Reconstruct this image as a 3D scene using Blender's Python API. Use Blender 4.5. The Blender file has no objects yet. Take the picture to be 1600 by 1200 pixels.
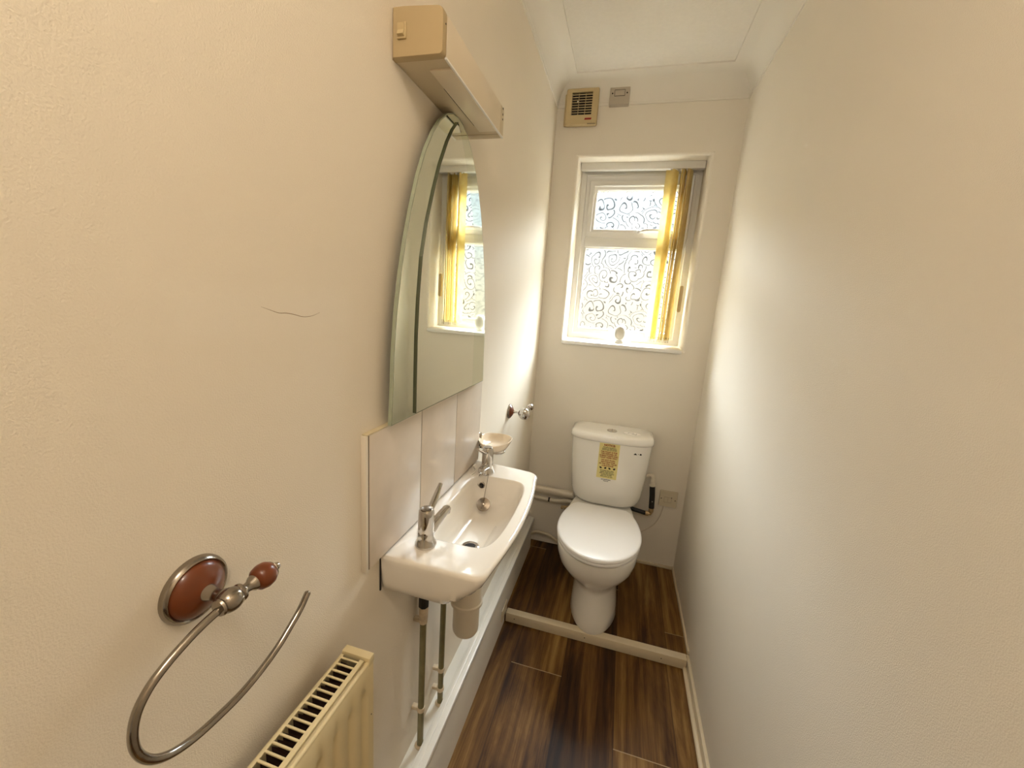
import bpy, bmesh, math, random
from mathutils import Vector, Matrix
random.seed(7)
PI = math.pi
SC = bpy.context.scene
COL = SC.collection

# ------------------------------------------------------------------ camera
cam_d = bpy.data.cameras.new('camera')
cam = bpy.data.objects.new('camera', cam_d); COL.objects.link(cam)
cam_d.sensor_width = 36.0; cam_d.lens = 632.06 / 1600 * 36.0
cam_d.clip_start = 0.01
RM = Matrix(((0.962108936876511, -0.11490284354964203, 0.24727258264222593),
             (0.2644605243212998, 0.17244366955406104, -0.9488539465620792),
             (0.06638542504234772, 0.9782946986337687, 0.19629686183688863)))
cam.matrix_world = Matrix.Translation((0.41, 0.0, 1.352)) @ RM.to_4x4()
SC.camera = cam

# ------------------------------------------------------------------ colour management
SC.view_settings.view_transform = 'Standard'
SC.view_settings.look = 'None'
SC.view_settings.exposure = 0.4
SC.view_settings.gamma = 1.0
SC.view_settings.use_curve_mapping = False

# ------------------------------------------------------------------ world: bright overcast daylight
W = bpy.data.worlds.new('daylight'); SC.world = W; W.use_nodes = True
nt = W.node_tree; nt.nodes.clear()
wo = nt.nodes.new('ShaderNodeOutputWorld'); bg = nt.nodes.new('ShaderNodeBackground')
tc = nt.nodes.new('ShaderNodeTexCoord'); sx = nt.nodes.new('ShaderNodeSeparateXYZ')
rp = nt.nodes.new('ShaderNodeValToRGB')
nt.links.new(tc.outputs['Generated'], sx.inputs[0])
nt.links.new(sx.outputs['Z'], rp.inputs[0]); nt.links.new(rp.outputs[0], bg.inputs[0])
nt.links.new(bg.outputs[0], wo.inputs[0])
els = rp.color_ramp.elements
def ramp_set(data):
    while len(els) > 2: els.remove(els[-1])
    els[0].position, els[0].color = data[0][0], (*data[0][1], 1)
    els[1].position, els[1].color = data[-1][0], (*data[-1][1], 1)
    for p_, c_ in data[1:-1]:
        e_ = els.new(p_); e_.color = (*c_, 1)
# low sky is hazy and dim next to the bright cloud overhead (ramp is scaled by WORLD_STRENGTH)
ramp_set([(0.0, (0.0200, 0.0178, 0.0140)), (0.08, (0.0205, 0.0195, 0.0172)), (0.15, (0.0165, 0.0188, 0.0203)), (0.24, (0.017, 0.0195, 0.0215)), (0.34, (0.80, 0.90, 1.0)), (1.0, (0.92, 0.97, 1.0))])
WORLD_STRENGTH = 50.0
bg.inputs[1].default_value = WORLD_STRENGTH

def area(name, loc, rot, sx_, sy_, power, colr, portal=False):
    d = bpy.data.lights.new(name, 'AREA'); d.shape = 'RECTANGLE'; d.size = sx_; d.size_y = sy_
    d.energy = power; d.color = colr
    o = bpy.data.objects.new(name, d); o.location = loc; o.rotation_euler = rot; COL.objects.link(o)
    if portal: d.cycles.is_portal = True
    return o
area('window_portal', (0.405, 2.235, 1.62), (-PI/2, 0, 0), 0.60, 0.86, 1.0, (1, 1, 1), portal=True)
LAMP_POWER = 9.5
LAMP_COL = (1.0, 0.90, 0.76)

# ------------------------------------------------------------------ materials
def nodes_of(name):
    m = bpy.data.materials.new(name); m.use_nodes = True
    return m, m.node_tree, m.node_tree.nodes['Principled BSDF']
def mat(name, col, rough=0.5, metal=0.0, coat=0.0, bump=0.0, bscale=300.0, mottle=0.0, mscale=4.0, spec=0.5):
    m, t, p = nodes_of(name)
    p.inputs['Base Color'].default_value = (*col, 1); p.inputs['Roughness'].default_value = rough
    p.inputs['Metallic'].default_value = metal; p.inputs['Coat Weight'].default_value = coat
    p.inputs['Specular IOR Level'].default_value = spec
    c = t.nodes.new('ShaderNodeTexCoord')
    if bump:
        n = t.nodes.new('ShaderNodeTexNoise'); n.inputs['Scale'].default_value = bscale; n.inputs['Detail'].default_value = 3
        b = t.nodes.new('ShaderNodeBump'); b.inputs['Strength'].default_value = bump; b.inputs['Distance'].default_value = 0.002
        t.links.new(c.outputs['Object'], n.inputs['Vector']); t.links.new(n.outputs[0], b.inputs['Height'])
        t.links.new(b.outputs[0], p.inputs['Normal'])
    n = t.nodes.new('ShaderNodeTexNoise'); n.inputs['Scale'].default_value = mscale; n.inputs['Detail'].default_value = 4
    r = t.nodes.new('ShaderNodeMapRange'); r.inputs['To Min'].default_value = 1 - mottle; r.inputs['To Max'].default_value = 1 + mottle
    mx = t.nodes.new('ShaderNodeVectorMath'); mx.operation = 'SCALE'; mx.inputs[0].default_value = col
    t.links.new(c.outputs['Object'], n.inputs['Vector']); t.links.new(n.outputs[0], r.inputs['Value'])
    t.links.new(r.outputs[0], mx.inputs['Scale']); t.links.new(mx.outputs[0], p.inputs['Base Color'])
    return m

def add_patch(m, y0, y1, z0, z1, soft, col, amount):
    t = m.node_tree; p = t.nodes['Principled BSDF']; N = t.nodes.new; L = t.links.new
    src = p.inputs['Base Color'].links[0].from_socket
    c = N('ShaderNodeTexCoord'); s_ = N('ShaderNodeSeparateXYZ'); L(c.outputs['Object'], s_.inputs[0])
    fac = None
    for ax, a, b in (('Y', y0, y1), ('Z', z0, z1)):
        for lo, hi in ((a-soft, a+soft), (b+soft, b-soft)):
            r = N('ShaderNodeMapRange'); r.inputs['From Min'].default_value = lo; r.inputs['From Max'].default_value = hi
            L(s_.outputs[ax], r.inputs['Value'])
            if fac is None: fac = r.outputs[0]
            else:
                q = N('ShaderNodeMath'); q.operation = 'MULTIPLY'; L(fac, q.inputs[0]); L(r.outputs[0], q.inputs[1]); fac = q.outputs[0]
    q = N('ShaderNodeMath'); q.operation = 'MULTIPLY'; L(fac, q.inputs[0]); q.inputs[1].default_value = amount
    x = N('ShaderNodeMix'); x.data_type = 'RGBA'; L(q.outputs[0], x.inputs['Factor']); L(src, x.inputs['A']); x.inputs['B'].default_value = (*col, 1)
    L(x.outputs['Result'], p.inputs['Base Color'])

def lin(r, g, b):
    f = lambda v: (v/255/12.92) if v/255 <= .04045 else ((v/255+.055)/1.055)**2.4
    return (f(r), f(g), f(b))

M_wall = mat('magnolia_wall_paint', lin(238, 227, 209), 0.75, bump=0.32, bscale=520, mottle=0.03, mscale=3, spec=0.25)
add_patch(M_wall, .285, .548, 1.296, 1.349, .012, lin(246, 238, 224), 0.22)   # touched-up paint round the crack
M_wallw = mat('pale_wall_paint', lin(238, 229, 214), 0.75, bump=0.32, bscale=520, mottle=0.03, mscale=3, spec=0.25)
M_ceil = mat('ceiling_paint', lin(236, 229, 218), 0.85, bump=0.9, bscale=110, mottle=0.04, mscale=60, spec=0.2)
M_cove = mat('coving_paint', lin(236, 229, 217), 0.8, bump=0.1, mottle=0.01, spec=0.2)
M_ceramic = mat('glazed_white_ceramic', lin(247, 242, 233), 0.12, coat=0.4, mottle=0.008, mscale=3)
M_basin = mat('glazed_basin_ceramic', lin(246, 238, 226), 0.10, coat=0.5, mottle=0.01, mscale=5)
M_seat = mat('white_plastic_seat', lin(247, 243, 240), 0.28, mottle=0.005)
M_dish = mat('cream_ceramic_dish', lin(238, 220, 195), 0.15, coat=0.4, mottle=0.02, mscale=30)
M_upvc = mat('white_upvc', lin(226, 222, 214), 0.3, mottle=0.01)
M_gloss = mat('white_gloss_paint', lin(240, 236, 228), 0.3, bump=0.05, mottle=0.015, mscale=20)
M_cream = mat('cream_gloss_trim', lin(224, 208, 178), 0.35, bump=0.06, mottle=0.03, mscale=30)
M_chrome = mat('polished_chrome', (0.60, 0.57, 0.53), 0.10, metal=1.0, bump=0.02, bscale=60, mottle=0.03, mscale=40)
M_chrome_old = mat('aged_chrome', (0.35, 0.31, 0.265), 0.18, metal=1.0, bump=0.08, bscale=150, mottle=0.18, mscale=60)
M_wood = mat('varnished_mahogany', lin(112, 52, 16), 0.3, coat=0.25, mottle=0.25, mscale=30)
M_dark = mat('dark_void', (0.012, 0.009, 0.008), 0.8, mottle=0.1)
M_black = mat('black_rubber', (0.015, 0.013, 0.012), 0.45, mottle=0.1)
M_blackhole = mat('dark_slot', (0.02, 0.015, 0.012), 0.7, mottle=0.1)
M_rad = mat('cream_radiator_enamel', lin(226, 208, 164), 0.38, bump=0.05, mottle=0.02, mscale=25)
M_fan = mat('yellowed_plastic', lin(198, 176, 132), 0.45, mottle=0.04, mscale=20)
M_lampbody = mat('aged_beige_plastic', lin(208, 190, 158), 0.42, mottle=0.03, mscale=15)
M_cap = mat('yellowed_shaded_cap_plastic', lin(184, 162, 122), 0.45, mottle=0.03, mscale=15)  # aged plastic, with the shade on the near end put into its colour
M_diff = mat('cream_diffuser_plastic', lin(226, 210, 184), 0.35, mottle=0.02, mscale=10)
M_switchp = mat('off_white_switch_plastic', lin(214, 200, 174), 0.35, mottle=0.02)
M_socketp = mat('socket_plastic', lin(214, 202, 176), 0.35, mottle=0.02)
M_spur = mat('grey_faceplate', lin(186, 174, 156), 0.4, mottle=0.04, mscale=30)
M_red = mat('red_badge', lin(170, 30, 16), 0.4, mottle=0.1, mscale=80)
M_pipew = mat('white_waste_plastic', lin(226, 214, 194), 0.35, mottle=0.03, mscale=30)
M_copper = mat('painted_tarnished_pipe', lin(132, 124, 88), 0.45, metal=0.2, mottle=0.25, mscale=50)
M_clip = mat('dirty_white_clip', lin(216, 198, 170), 0.5, mottle=0.2, mscale=120)
M_brass = mat('brass_fitting', (0.62, 0.46, 0.26), 0.35, metal=0.8, mottle=0.2, mscale=80)
M_tile = mat('stone_effect_tile', lin(222, 208, 192), 0.28, mottle=0.16, mscale=11)
M_grout = mat('grey_grout', lin(112, 96, 74), 0.8, mottle=0.1)
M_tiletrim = mat('cream_tile_trim', lin(222, 206, 170), 0.35, mottle=0.03)
M_glassedge = mat('green_glass_edge', lin(84, 86, 66), 0.12, mottle=0.05)
M_palee = mat('pale_glass_edge', lin(168, 174, 152), 0.15, mottle=0.04)
M_chain = mat('bead_chain_metal', (0.20, 0.16, 0.12), 0.35, metal=1.0, mottle=0.2, mscale=200)
M_sticky = mat('yellow_sticker', lin(232, 218, 146), 0.4, mottle=0.04, mscale=60)
M_inkr = mat('red_ink', lin(150, 20, 4), 0.6)
M_inkb = mat('black_ink', lin(26, 16, 10), 0.6)
M_silver = mat('silvering_backing', lin(120, 118, 108), 0.6)

# mirror
M_mirror = mat('mirror_silver', (0.86, 0.89, 0.83), 0.0, metal=1.0)
M_mirrorb = mat('frosted_bevel_mirror', (0.78, 0.83, 0.74), 0.06, metal=1.0)

# wooden vinyl planks
def plank_material():
    m, t, p = nodes_of('oak_effect_vinyl')
    N = t.nodes.new; L = t.links.new
    def math_(op, a, b=None, c=None):
        n = N('ShaderNodeMath'); n.operation = op
        for i, v in enumerate((a, b, c)):
            if v is None: continue
            if isinstance(v, (int, float)): n.inputs[i].default_value = v
            else: L(v, n.inputs[i])
        return n.outputs[0]
    tcn = N('ShaderNodeTexCoord'); s = N('ShaderNodeSeparateXYZ'); L(tcn.outputs['Object'], s.inputs[0])
    X = s.outputs['X']; Y = s.outputs['Y']
    u = math_('DIVIDE', math_('SUBTRACT', X, 0.1455), 0.1937)
    iu = math_('FLOOR', u); fu = math_('FRACT', u)
    # one row end at y=1.293 for row 0, other rows staggered
    v = math_('DIVIDE', math_('ADD', math_('SUBTRACT', Y, 1.293), math_('MULTIPLY', iu, 0.71)), 1.22)
    iv = math_('FLOOR', v); fv = math_('FRACT', v)
    cb = N('ShaderNodeCombineXYZ'); L(iu, cb.inputs[0]); L(iv, cb.inputs[1]); cb.inputs[2].default_value = 3.7
    wn = N('ShaderNodeTexWhiteNoise'); wn.noise_dimensions = '3D'; L(cb.outputs[0], wn.inputs['Vector'])
    # grain coordinates, offset per plank
    off = N('ShaderNodeVectorMath'); off.operation = 'MULTIPLY_ADD'
    L(wn.outputs['Color'], off.inputs[0]); off.inputs[1].default_value = (7, 9, 5); 
    sc = N('ShaderNodeVectorMath'); sc.operation = 'MULTIPLY'; L(tcn.outputs['Object'], sc.inputs[0]); sc.inputs[1].default_value = (6.0, 0.9, 1.0)
    L(sc.outputs[0], off.inputs[2])
    n1 = N('ShaderNodeTexNoise'); n1.inputs['Scale'].default_value = 1.5; n1.inputs['Detail'].default_value = 6; n1.inputs['Roughness'].default_value = 0.62; n1.inputs['Distortion'].default_value = 0.5
    L(off.outputs[0], n1.inputs['Vector'])
    sc2 = N('ShaderNodeVectorMath'); sc2.operation = 'MULTIPLY'; L(off.outputs[0], sc2.inputs[0]); sc2.inputs[1].default_value = (34.0, 5.0, 1.0)
    n2 = N('ShaderNodeTexNoise'); n2.inputs['Scale'].default_value = 1.0; n2.inputs['Detail'].default_value = 5; n2.inputs['Roughness'].default_value = 0.7
    L(sc2.outputs[0], n2.inputs['Vector'])
    wv = N('ShaderNodeTexWave'); wv.wave_type = 'BANDS'; wv.bands_direction = 'X'
    wv.inputs['Scale'].default_value = 1.6; wv.inputs['Distortion'].default_value = 9.0; wv.inputs['Detail'].default_value = 2.5; wv.inputs['Detail Scale'].default_value = 0.7
    L(off.outputs[0], wv.inputs['Vector'])
    g = math_('ADD', math_('MULTIPLY', n1.outputs[0], 0.74), math_('ADD', math_('MULTIPLY', n2.outputs[0], 0.21), math_('MULTIPLY', wv.outputs[0], 0.05)))
    tone = math_('ADD', g, math_('MULTIPLY', math_('SUBTRACT', wn.outputs['Value'], 0.5), 0.22))
    # the one clearly paler plank in front of the row end
    r = N('ShaderNodeValToRGB'); L(tone, r.inputs[0])
    el = r.color_ramp.elements
    el[0].position = 0.34; el[0].color = (*lin(38, 20, 9), 1)
    el[1].position = 0.72; el[1].color = (*lin(168, 132, 76), 1)
    k = el.new(0.46); k.color = (*lin(74, 47, 20), 1)
    k = el.new(0.56); k.color = (*lin(114, 80, 38), 1)
    # seams
    du = math_('MINIMUM', fu, math_('SUBTRACT', 1.0, fu)); su = math_('LESS_THAN', du, 0.010)
    dv = math_('MINIMUM', fv, math_('SUBTRACT', 1.0, fv)); sv = math_('LESS_THAN', dv, 0.0013)
    seam = math_('MULTIPLY', su, 0.45)
    mx = N('ShaderNodeMix'); mx.data_type = 'RGBA'; L(seam, mx.inputs['Factor']); L(r.outputs[0], mx.inputs['A']); mx.inputs['B'].default_value = (*lin(50, 32, 18), 1)
    mx2 = N('ShaderNodeMix'); mx2.data_type = 'RGBA'; L(math_('MULTIPLY', sv, 0.7), mx2.inputs['Factor']); L(mx.outputs['Result'], mx2.inputs['A']); mx2.inputs['B'].default_value = (*lin(190, 165, 125), 1)
    L(mx2.outputs['Result'], p.inputs['Base Color'])
    p.inputs['Roughness'].default_value = 0.5; p.inputs['Specular IOR Level'].default_value = 0.22
    b = N('ShaderNodeBump'); b.inputs['Strength'].default_value = 0.15; b.inputs['Distance'].default_value = 0.001
    L(n2.outputs[0], b.inputs['Height']); L(b.outputs[0], p.inputs['Normal'])
    return m
M_plank = plank_material()

def glass_material():
    """obscured glass with an embossed curl pattern"""
    m, t, p = nodes_of('patterned_obscure_glass'); t.nodes.remove(p)
    N = t.nodes.new; L = t.links.new
    out = t.nodes['Material Output']
    tcn = N('ShaderNodeTexCoord')
    nz = N('ShaderNodeTexNoise'); nz.inputs['Scale'].default_value = 14; nz.inputs['Detail'].default_value = 1
    L(tcn.outputs['Object'], nz.inputs['Vector'])
    ad = N('ShaderNodeVectorMath'); ad.operation = 'MULTIPLY_ADD'; L(nz.outputs['Color'], ad.inputs[0]); ad.inputs[1].default_value = (0.035, 0.0, 0.035); L(tcn.outputs['Object'], ad.inputs[2])
    fl = N('ShaderNodeVectorMath'); fl.operation = 'MULTIPLY'; L(ad.outputs[0], fl.inputs[0]); fl.inputs[1].default_value = (1, 0, 1)
    vo = N('ShaderNodeTexVoronoi'); vo.feature = 'F1'; vo.inputs['Scale'].default_value = 17; L(fl.outputs[0], vo.inputs['Vector'])
    vo.inputs['Randomness'].default_value = 0.85
    # angle around the cell centre turns the rings into spirals
    df = N('ShaderNodeVectorMath'); df.operation = 'SUBTRACT'; L(fl.outputs[0], df.inputs[0]); L(vo.outputs['Position'], df.inputs[1])
    sp = N('ShaderNodeSeparateXYZ'); L(df.outputs[0], sp.inputs[0])
    at = N('ShaderNodeMath'); at.operation = 'ARCTAN2'; L(sp.outputs['X'], at.inputs[0]); L(sp.outputs['Z'], at.inputs[1])
    ph = N('ShaderNodeMath'); ph.operation = 'MULTIPLY'; L(at.outputs[0], ph.inputs[0]); ph.inputs[1].default_value = 1/(2*PI)
    nc = N('ShaderNodeTexNoise'); nc.inputs['Scale'].default_value = 17; nc.inputs['Detail'].default_value = 0; L(fl.outputs[0], nc.inputs['Vector'])
    n2_ = N('ShaderNodeMath'); n2_.operation = 'MULTIPLY'; L(nc.outputs[0], n2_.inputs[0]); n2_.inputs[1].default_value = 1.5
    vd = N('ShaderNodeMath'); vd.operation = 'MULTIPLY_ADD'; L(vo.outputs['Distance'], vd.inputs[0]); vd.inputs[1].default_value = 3.4; L(n2_.outputs[0], vd.inputs[2])
    vd2 = N('ShaderNodeMath'); vd2.operation = 'ADD'; L(vd.outputs[0], vd2.inputs[0]); L(ph.outputs[0], vd2.inputs[1]); vd = vd2
    rd = vd
    fr = N('ShaderNodeMath'); fr.operation = 'PINGPONG'; L(rd.outputs[0], fr.inputs[0]); fr.inputs[1].default_value = 0.5
    mr = N('ShaderNodeMapRange'); mr.inputs['From Min'].default_value = 0.0; mr.inputs['From Max'].default_value = 0.115; mr.clamp = True
    L(fr.outputs[0], mr.inputs['Value'])
    n3 = N('ShaderNodeTexNoise'); n3.inputs['Scale'].default_value = 30; L(tcn.outputs['Object'], n3.inputs['Vector'])
    m3 = N('ShaderNodeMapRange'); m3.inputs['From Min'].default_value = 0.42; m3.inputs['From Max'].default_value = 0.62
    m3.inputs['To Min'].default_value = 0.85; m3.inputs['To Max'].default_value = 1.0; L(n3.outputs[0], m3.inputs['Value'])
    gm = N('ShaderNodeMapRange'); gm.inputs['To Min'].default_value = 1.0; gm.inputs['To Max'].default_value = 0.0; L(mr.outputs[0], gm.inputs['Value'])
    ml = N('ShaderNodeMath'); ml.operation = 'MULTIPLY'; L(gm.outputs[0], ml.inputs[0]); L(m3.outputs[0], ml.inputs[1])
    mc = N('ShaderNodeMix'); mc.data_type = 'RGBA'; L(ml.outputs[0], mc.inputs['Factor']); mc.inputs['A'].default_value = (0.95, 0.96, 0.95, 1); mc.inputs['B'].default_value = (0.16, 0.155, 0.145, 1)
    tr = N('ShaderNodeBsdfTransparent'); L(mc.outputs['Result'], tr.inputs[0])
    tl = N('ShaderNodeBsdfTranslucent'); tl.inputs[0].default_value = (0.95, 0.95, 0.92, 1)
    gl = N('ShaderNodeBsdfGlossy'); gl.inputs['Roughness'].default_value = 0.15; gl.inputs[0].default_value = (1, 1, 1, 1)
    bp = N('ShaderNodeBump'); bp.inputs['Strength'].default_value = 0.6; bp.inputs['Distance'].default_value = 0.002; L(mr.outputs[0], bp.inputs['Height']); L(bp.outputs[0], gl.inputs['Normal'])
    s1 = N('ShaderNodeMixShader'); s1.inputs[0].default_value = 0.004; L(tr.outputs[0], s1.inputs[1]); L(tl.outputs[0], s1.inputs[2])
    s2 = N('ShaderNodeMixShader'); s2.inputs[0].default_value = 0.04; L(s1.outputs[0], s2.inputs[1]); L(gl.outputs[0], s2.inputs[2])
    L(s2.outputs[0], out.inputs[0])
    return m
M_glass = glass_material()

def slat_material():
    m, t, p = nodes_of('gold_translucent_slat_fabric'); t.nodes.remove(p)
    N = t.nodes.new; L = t.links.new; out = t.nodes['Material Output']
    c = N('ShaderNodeTexCoord'); n = N('ShaderNodeTexNoise'); n.inputs['Scale'].default_value = 40; L(c.outputs['Object'], n.inputs['Vector'])
    r = N('ShaderNodeValToRGB'); L(n.outputs[0], r.inputs[0])
    r.color_ramp.elements[0].position = 0.3; r.color_ramp.elements[0].color = (*lin(232, 216, 162), 1)
    r.color_ramp.elements[1].position = 0.7; r.color_ramp.elements[1].color = (*lin(242, 230, 186), 1)
    d = N('ShaderNodeBsdfDiffuse'); tl = N('ShaderNodeBsdfTranslucent'); s = N('ShaderNodeMixShader'); s.inputs[0].default_value = 0.65
    L(r.outputs[0], d.inputs[0]); L(r.outputs[0], tl.inputs[0]); L(d.outputs[0], s.inputs[1]); L(tl.outputs[0], s.inputs[2]); L(s.outputs[0], out.inputs[0])
    return m
M_slat = slat_material()
M_emit, _t, _p = nodes_of('added_lamp_glow')
_p.inputs['Base Color'].default_value = (1, 0.95, 0.85, 1); _p.inputs['Emission Color'].default_value = (*LAMP_COL, 1); _p.inputs['Emission Strength'].default_value = 2.0

# ------------------------------------------------------------------ builders
WPOS = {}
def link(name, me, m, parent=None, smooth=None):
    o = bpy.data.objects.new(name, me); COL.objects.link(o)
    if m is not None: me.materials.append(m)
    # put the origin at the centre of the geometry's base
    vs = [v.co for v in me.vertices]
    lo = Vector((min(v.x for v in vs), min(v.y for v in vs), min(v.z for v in vs))); hi = Vector((max(v.x for v in vs), max(v.y for v in vs), max(v.z for v in vs)))
    piv = Vector(((lo.x+hi.x)/2, (lo.y+hi.y)/2, lo.z))
    if parent is None or smooth == 'keep': piv = Vector((0, 0, 0)) if name in ('floor', 'ceiling') or name.startswith('wall') else piv
    me.transform(Matrix.Translation(-piv))
    base = WPOS.get(parent.name, Vector((0, 0, 0))) if parent else Vector((0, 0, 0))
    o.location = piv - base
    WPOS[o.name] = piv
    if parent: o.parent = parent
    return o
def obj(name, bm, m, parent=None, smooth=True, angle=35):
    bmesh.ops.recalc_face_normals(bm, faces=bm.faces)
    me = bpy.data.meshes.new(name); bm.to_mesh(me); bm.free()
    if smooth:
        for p in me.polygons: p.use_smooth = True
        try: me.set_sharp_from_angle(angle=math.radians(angle))
        except Exception: pass
    return link(name, me, m, parent)
def thing(name, label, cat, loc=(0, 0, 0), group=None):
    o = bpy.data.objects.new(name, None); COL.objects.link(o); o.location = loc
    o.empty_display_size = 0.05
    o['label'] = label; o['category'] = cat
    if group: o['group'] = group
    WPOS[o.name] = Vector(loc)
    return o
def tag(o, label, cat, group=None):
    o['label'] = label; o['category'] = cat
    if group: o['group'] = group
    return o
def struct(o): o['kind'] = 'structure'; return o

def NB(): return bmesh.new()
def box(bm, x0, x1, y0, y1, z0, z1, bev=0.0, seg=2):
    r = bmesh.ops.create_cube(bm, size=1.0)
    vs = r['verts']
    for v in vs:
        v.co = Vector((x0 + (v.co.x+.5)*(x1-x0), y0 + (v.co.y+.5)*(y1-y0), z0 + (v.co.z+.5)*(z1-z0)))
    if bev > 0:
        es = list({e for v in vs for e in v.link_edges})
        bmesh.ops.bevel(bm, geom=es, offset=bev, segments=seg, affect='EDGES', profile=0.5)
    return bm
def loft(bm, rings, cap0=True, cap1=True, closed=True):
    R = [[bm.verts.new(p) for p in ring] for ring in rings]
    n = len(R[0])
    for a, b in zip(R, R[1:]):
        for i in range(n if closed else n-1):
            j = (i+1) % n
            try: bm.faces.new((a[i], a[j], b[j], b[i]))
            except ValueError: pass
    if cap0: bm.faces.new(R[0][::-1])
    if cap1: bm.faces.new(R[-1])
    return bm
def frame_of(axis):
    a = Vector(axis).normalized()
    u = a.orthogonal().normalized(); return a, u, a.cross(u)
def lathe(bm, base, axis, prof, n=32, caps=True):
    """prof: list of (radius, distance along axis)"""
    a, u, v = frame_of(axis); base = Vector(base)
    rings = []
    for r, h in prof:
        r = max(r, 1e-5)
        rings.append([base + a*h + u*(r*math.cos(2*PI*k/n)) + v*(r*math.sin(2*PI*k/n)) for k in range(n)])
    return loft(bm, rings, caps, caps)
def tube(bm, pts, rad, n=16, caps=True):
    pts = [Vector(p) for p in pts]; N_ = len(pts)
    if not isinstance(rad, (list, tuple)): rad = [rad]*N_
    tan = []
    for i in range(N_):
        a = pts[max(i-1, 0)]; b = pts[min(i+1, N_-1)]; tan.append((b-a).normalized())
    u = tan[0].orthogonal().normalized(); rings = []
    for i in range(N_):
        u = (u - tan[i]*u.dot(tan[i])).normalized(); v = tan[i].cross(u)
        rings.append([pts[i] + u*(rad[i]*math.cos(2*PI*k/n)) + v*(rad[i]*math.sin(2*PI*k/n)) for k in range(n)])
    return loft(bm, rings, caps, caps)
def smooth_path(pts, k=8):
    pts = [Vector(p) for p in pts]; out = []
    P = [pts[0]*2-pts[1]] + pts + [pts[-1]*2-pts[-2]]
    for i in range(1, len(P)-2):
        p0, p1, p2, p3 = P[i-1], P[i], P[i+1], P[i+2]
        for s in range(k):
            t = s/k
            out.append(0.5*((2*p1) + (p2-p0)*t + (2*p0-5*p1+4*p2-p3)*t*t + (3*p1-p0-3*p2+p3)*t**3))
    out.append(pts[-1]); return out
def prism(bm, pts2, f, a, b):
    """pts2 outline; f(p, d) -> 3d point; extruded from depth a to b"""
    return loft(bm, [[f(p, a) for p in pts2], [f(p, b) for p in pts2]])
def text_mesh(s, size, extr=0.0003, align='CENTER'):
    cu = bpy.data.curves.new('t', 'FONT'); cu.body = s; cu.size = size; cu.align_x = align; cu.align_y = 'CENTER'
    cu.extrude = extr; cu.resolution_u = 2; cu.offset = size*0.035
    o = bpy.data.objects.new('t', cu); COL.objects.link(o)
    bpy.context.view_layer.update()
    me = bpy.data.meshes.new_from_object(o.evaluated_get(bpy.context.evaluated_depsgraph_get()))
    bpy.data.objects.remove(o); bpy.data.curves.remove(cu); me.materials.clear()
    return me

# ------------------------------------------------------------------ room shell
WX, D = 0.81, 2.069
ZC = 2.352
YB = -1.7
bm = NB(); box(bm, -0.12, 0.0, YB-.12, D+.26, -.05, 2.45); wl = struct(obj('wall_left', bm, M_wall, smooth=False))
bm = NB(); box(bm, WX, WX+.12, YB-.12, D+.26, -.05, 2.45); struct(obj('wall_right', bm, M_wallw, smooth=False))
# back wall with window opening and splayed, round-edged reveal
WL, WR, WB, WT, YF = 0.121, 0.694, 1.186, 2.040, 2.180
bm = NB()
def rrect(x0, x1, z0, z1, y, r=0.006, n=3):
    pts = []
    for cx, cz, a0 in ((x1-r, z1-r, 0), (x0+r, z1-r, 90), (x0+r, z0+r, 180), (x1-r, z0+r, 270)):
        for k in range(n+1):
            a = math.radians(a0 + 90*k/n); pts.append((cx+r*math.cos(a), y, cz+r*math.sin(a)))
    return pts
outer = []
inner_loops = []
for off, y in ((0.012, D), (0.006, D+.0015), (0.002, D+.005), (0, D+.012), (-0.008, YF), (-0.008, D+.26)):
    inner_loops.append([Vector(p) for p in rrect(WL-off, WR+off, WB-off, WT+off, y)])
loft(bm, inner_loops, False, False)
for (x0, x1, z0, z1) in ((0, WX, -.05, WB-.012), (0, WX, WT+.012, 2.45), (0, WL-.012, WB-.012, WT+.012), (WR+.012, WX, WB-.012, WT+.012)):
    box(bm, x0, x1, D, D+.26, z0, z1)
struct(obj('wall_back', bm, M_wallw, smooth=True, angle=40))
# wall behind the camera with its door
bm = NB()
for (x0, x1, z0, z1) in ((0, .06, 0, 2.0), (.75, WX, 0, 2.0), (0, WX, 2.0, 2.45)): box(bm, x0, x1, YB-.1, YB, z0, z1)
struct(obj('wall_front', bm, M_wallw, smooth=False))
bm = NB(); box(bm, .06, .75, YB-.07, YB-.03, 0.0, 2.0)
dr = struct(obj('door_1', bm, M_gloss, smooth=False))
for (x0, x1, z0, z1) in ((.14, .37, .2, .9), (.44, .67, .2, .9), (.14, .37, 1.05, 1.85), (.44, .67, 1.05, 1.85)):
    bm = NB(); box(bm, x0, x1, YB-.032, YB-.022, z0, z1, .004); obj('door_panel', bm, M_gloss, dr)
bm = NB(); lathe(bm, (.69, YB-.03, 1.0), (0, 1, 0), [(.02, 0), (.02, .005), (.008, .008), (.008, .03), (.022, .035), (.024, .05), (.014, .06)]); obj('door_handle', bm, M_chrome, dr)
bm = NB(); box(bm, -.12, WX+.12, YB-.12, 1.50, -.05, 0.0); struct(obj('floor', bm, M_plank, smooth=False))
bm = NB(); box(bm, -.0, WX, 1.497, D, -.05, 0.040); struct(obj('floor', bm, M_plank, smooth=False))
bm = NB(); box(bm, -.12, WX+.12, YB-.12, D+.26, ZC, ZC+.1); struct(obj('ceiling', bm, M_ceil, smooth=False))

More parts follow.
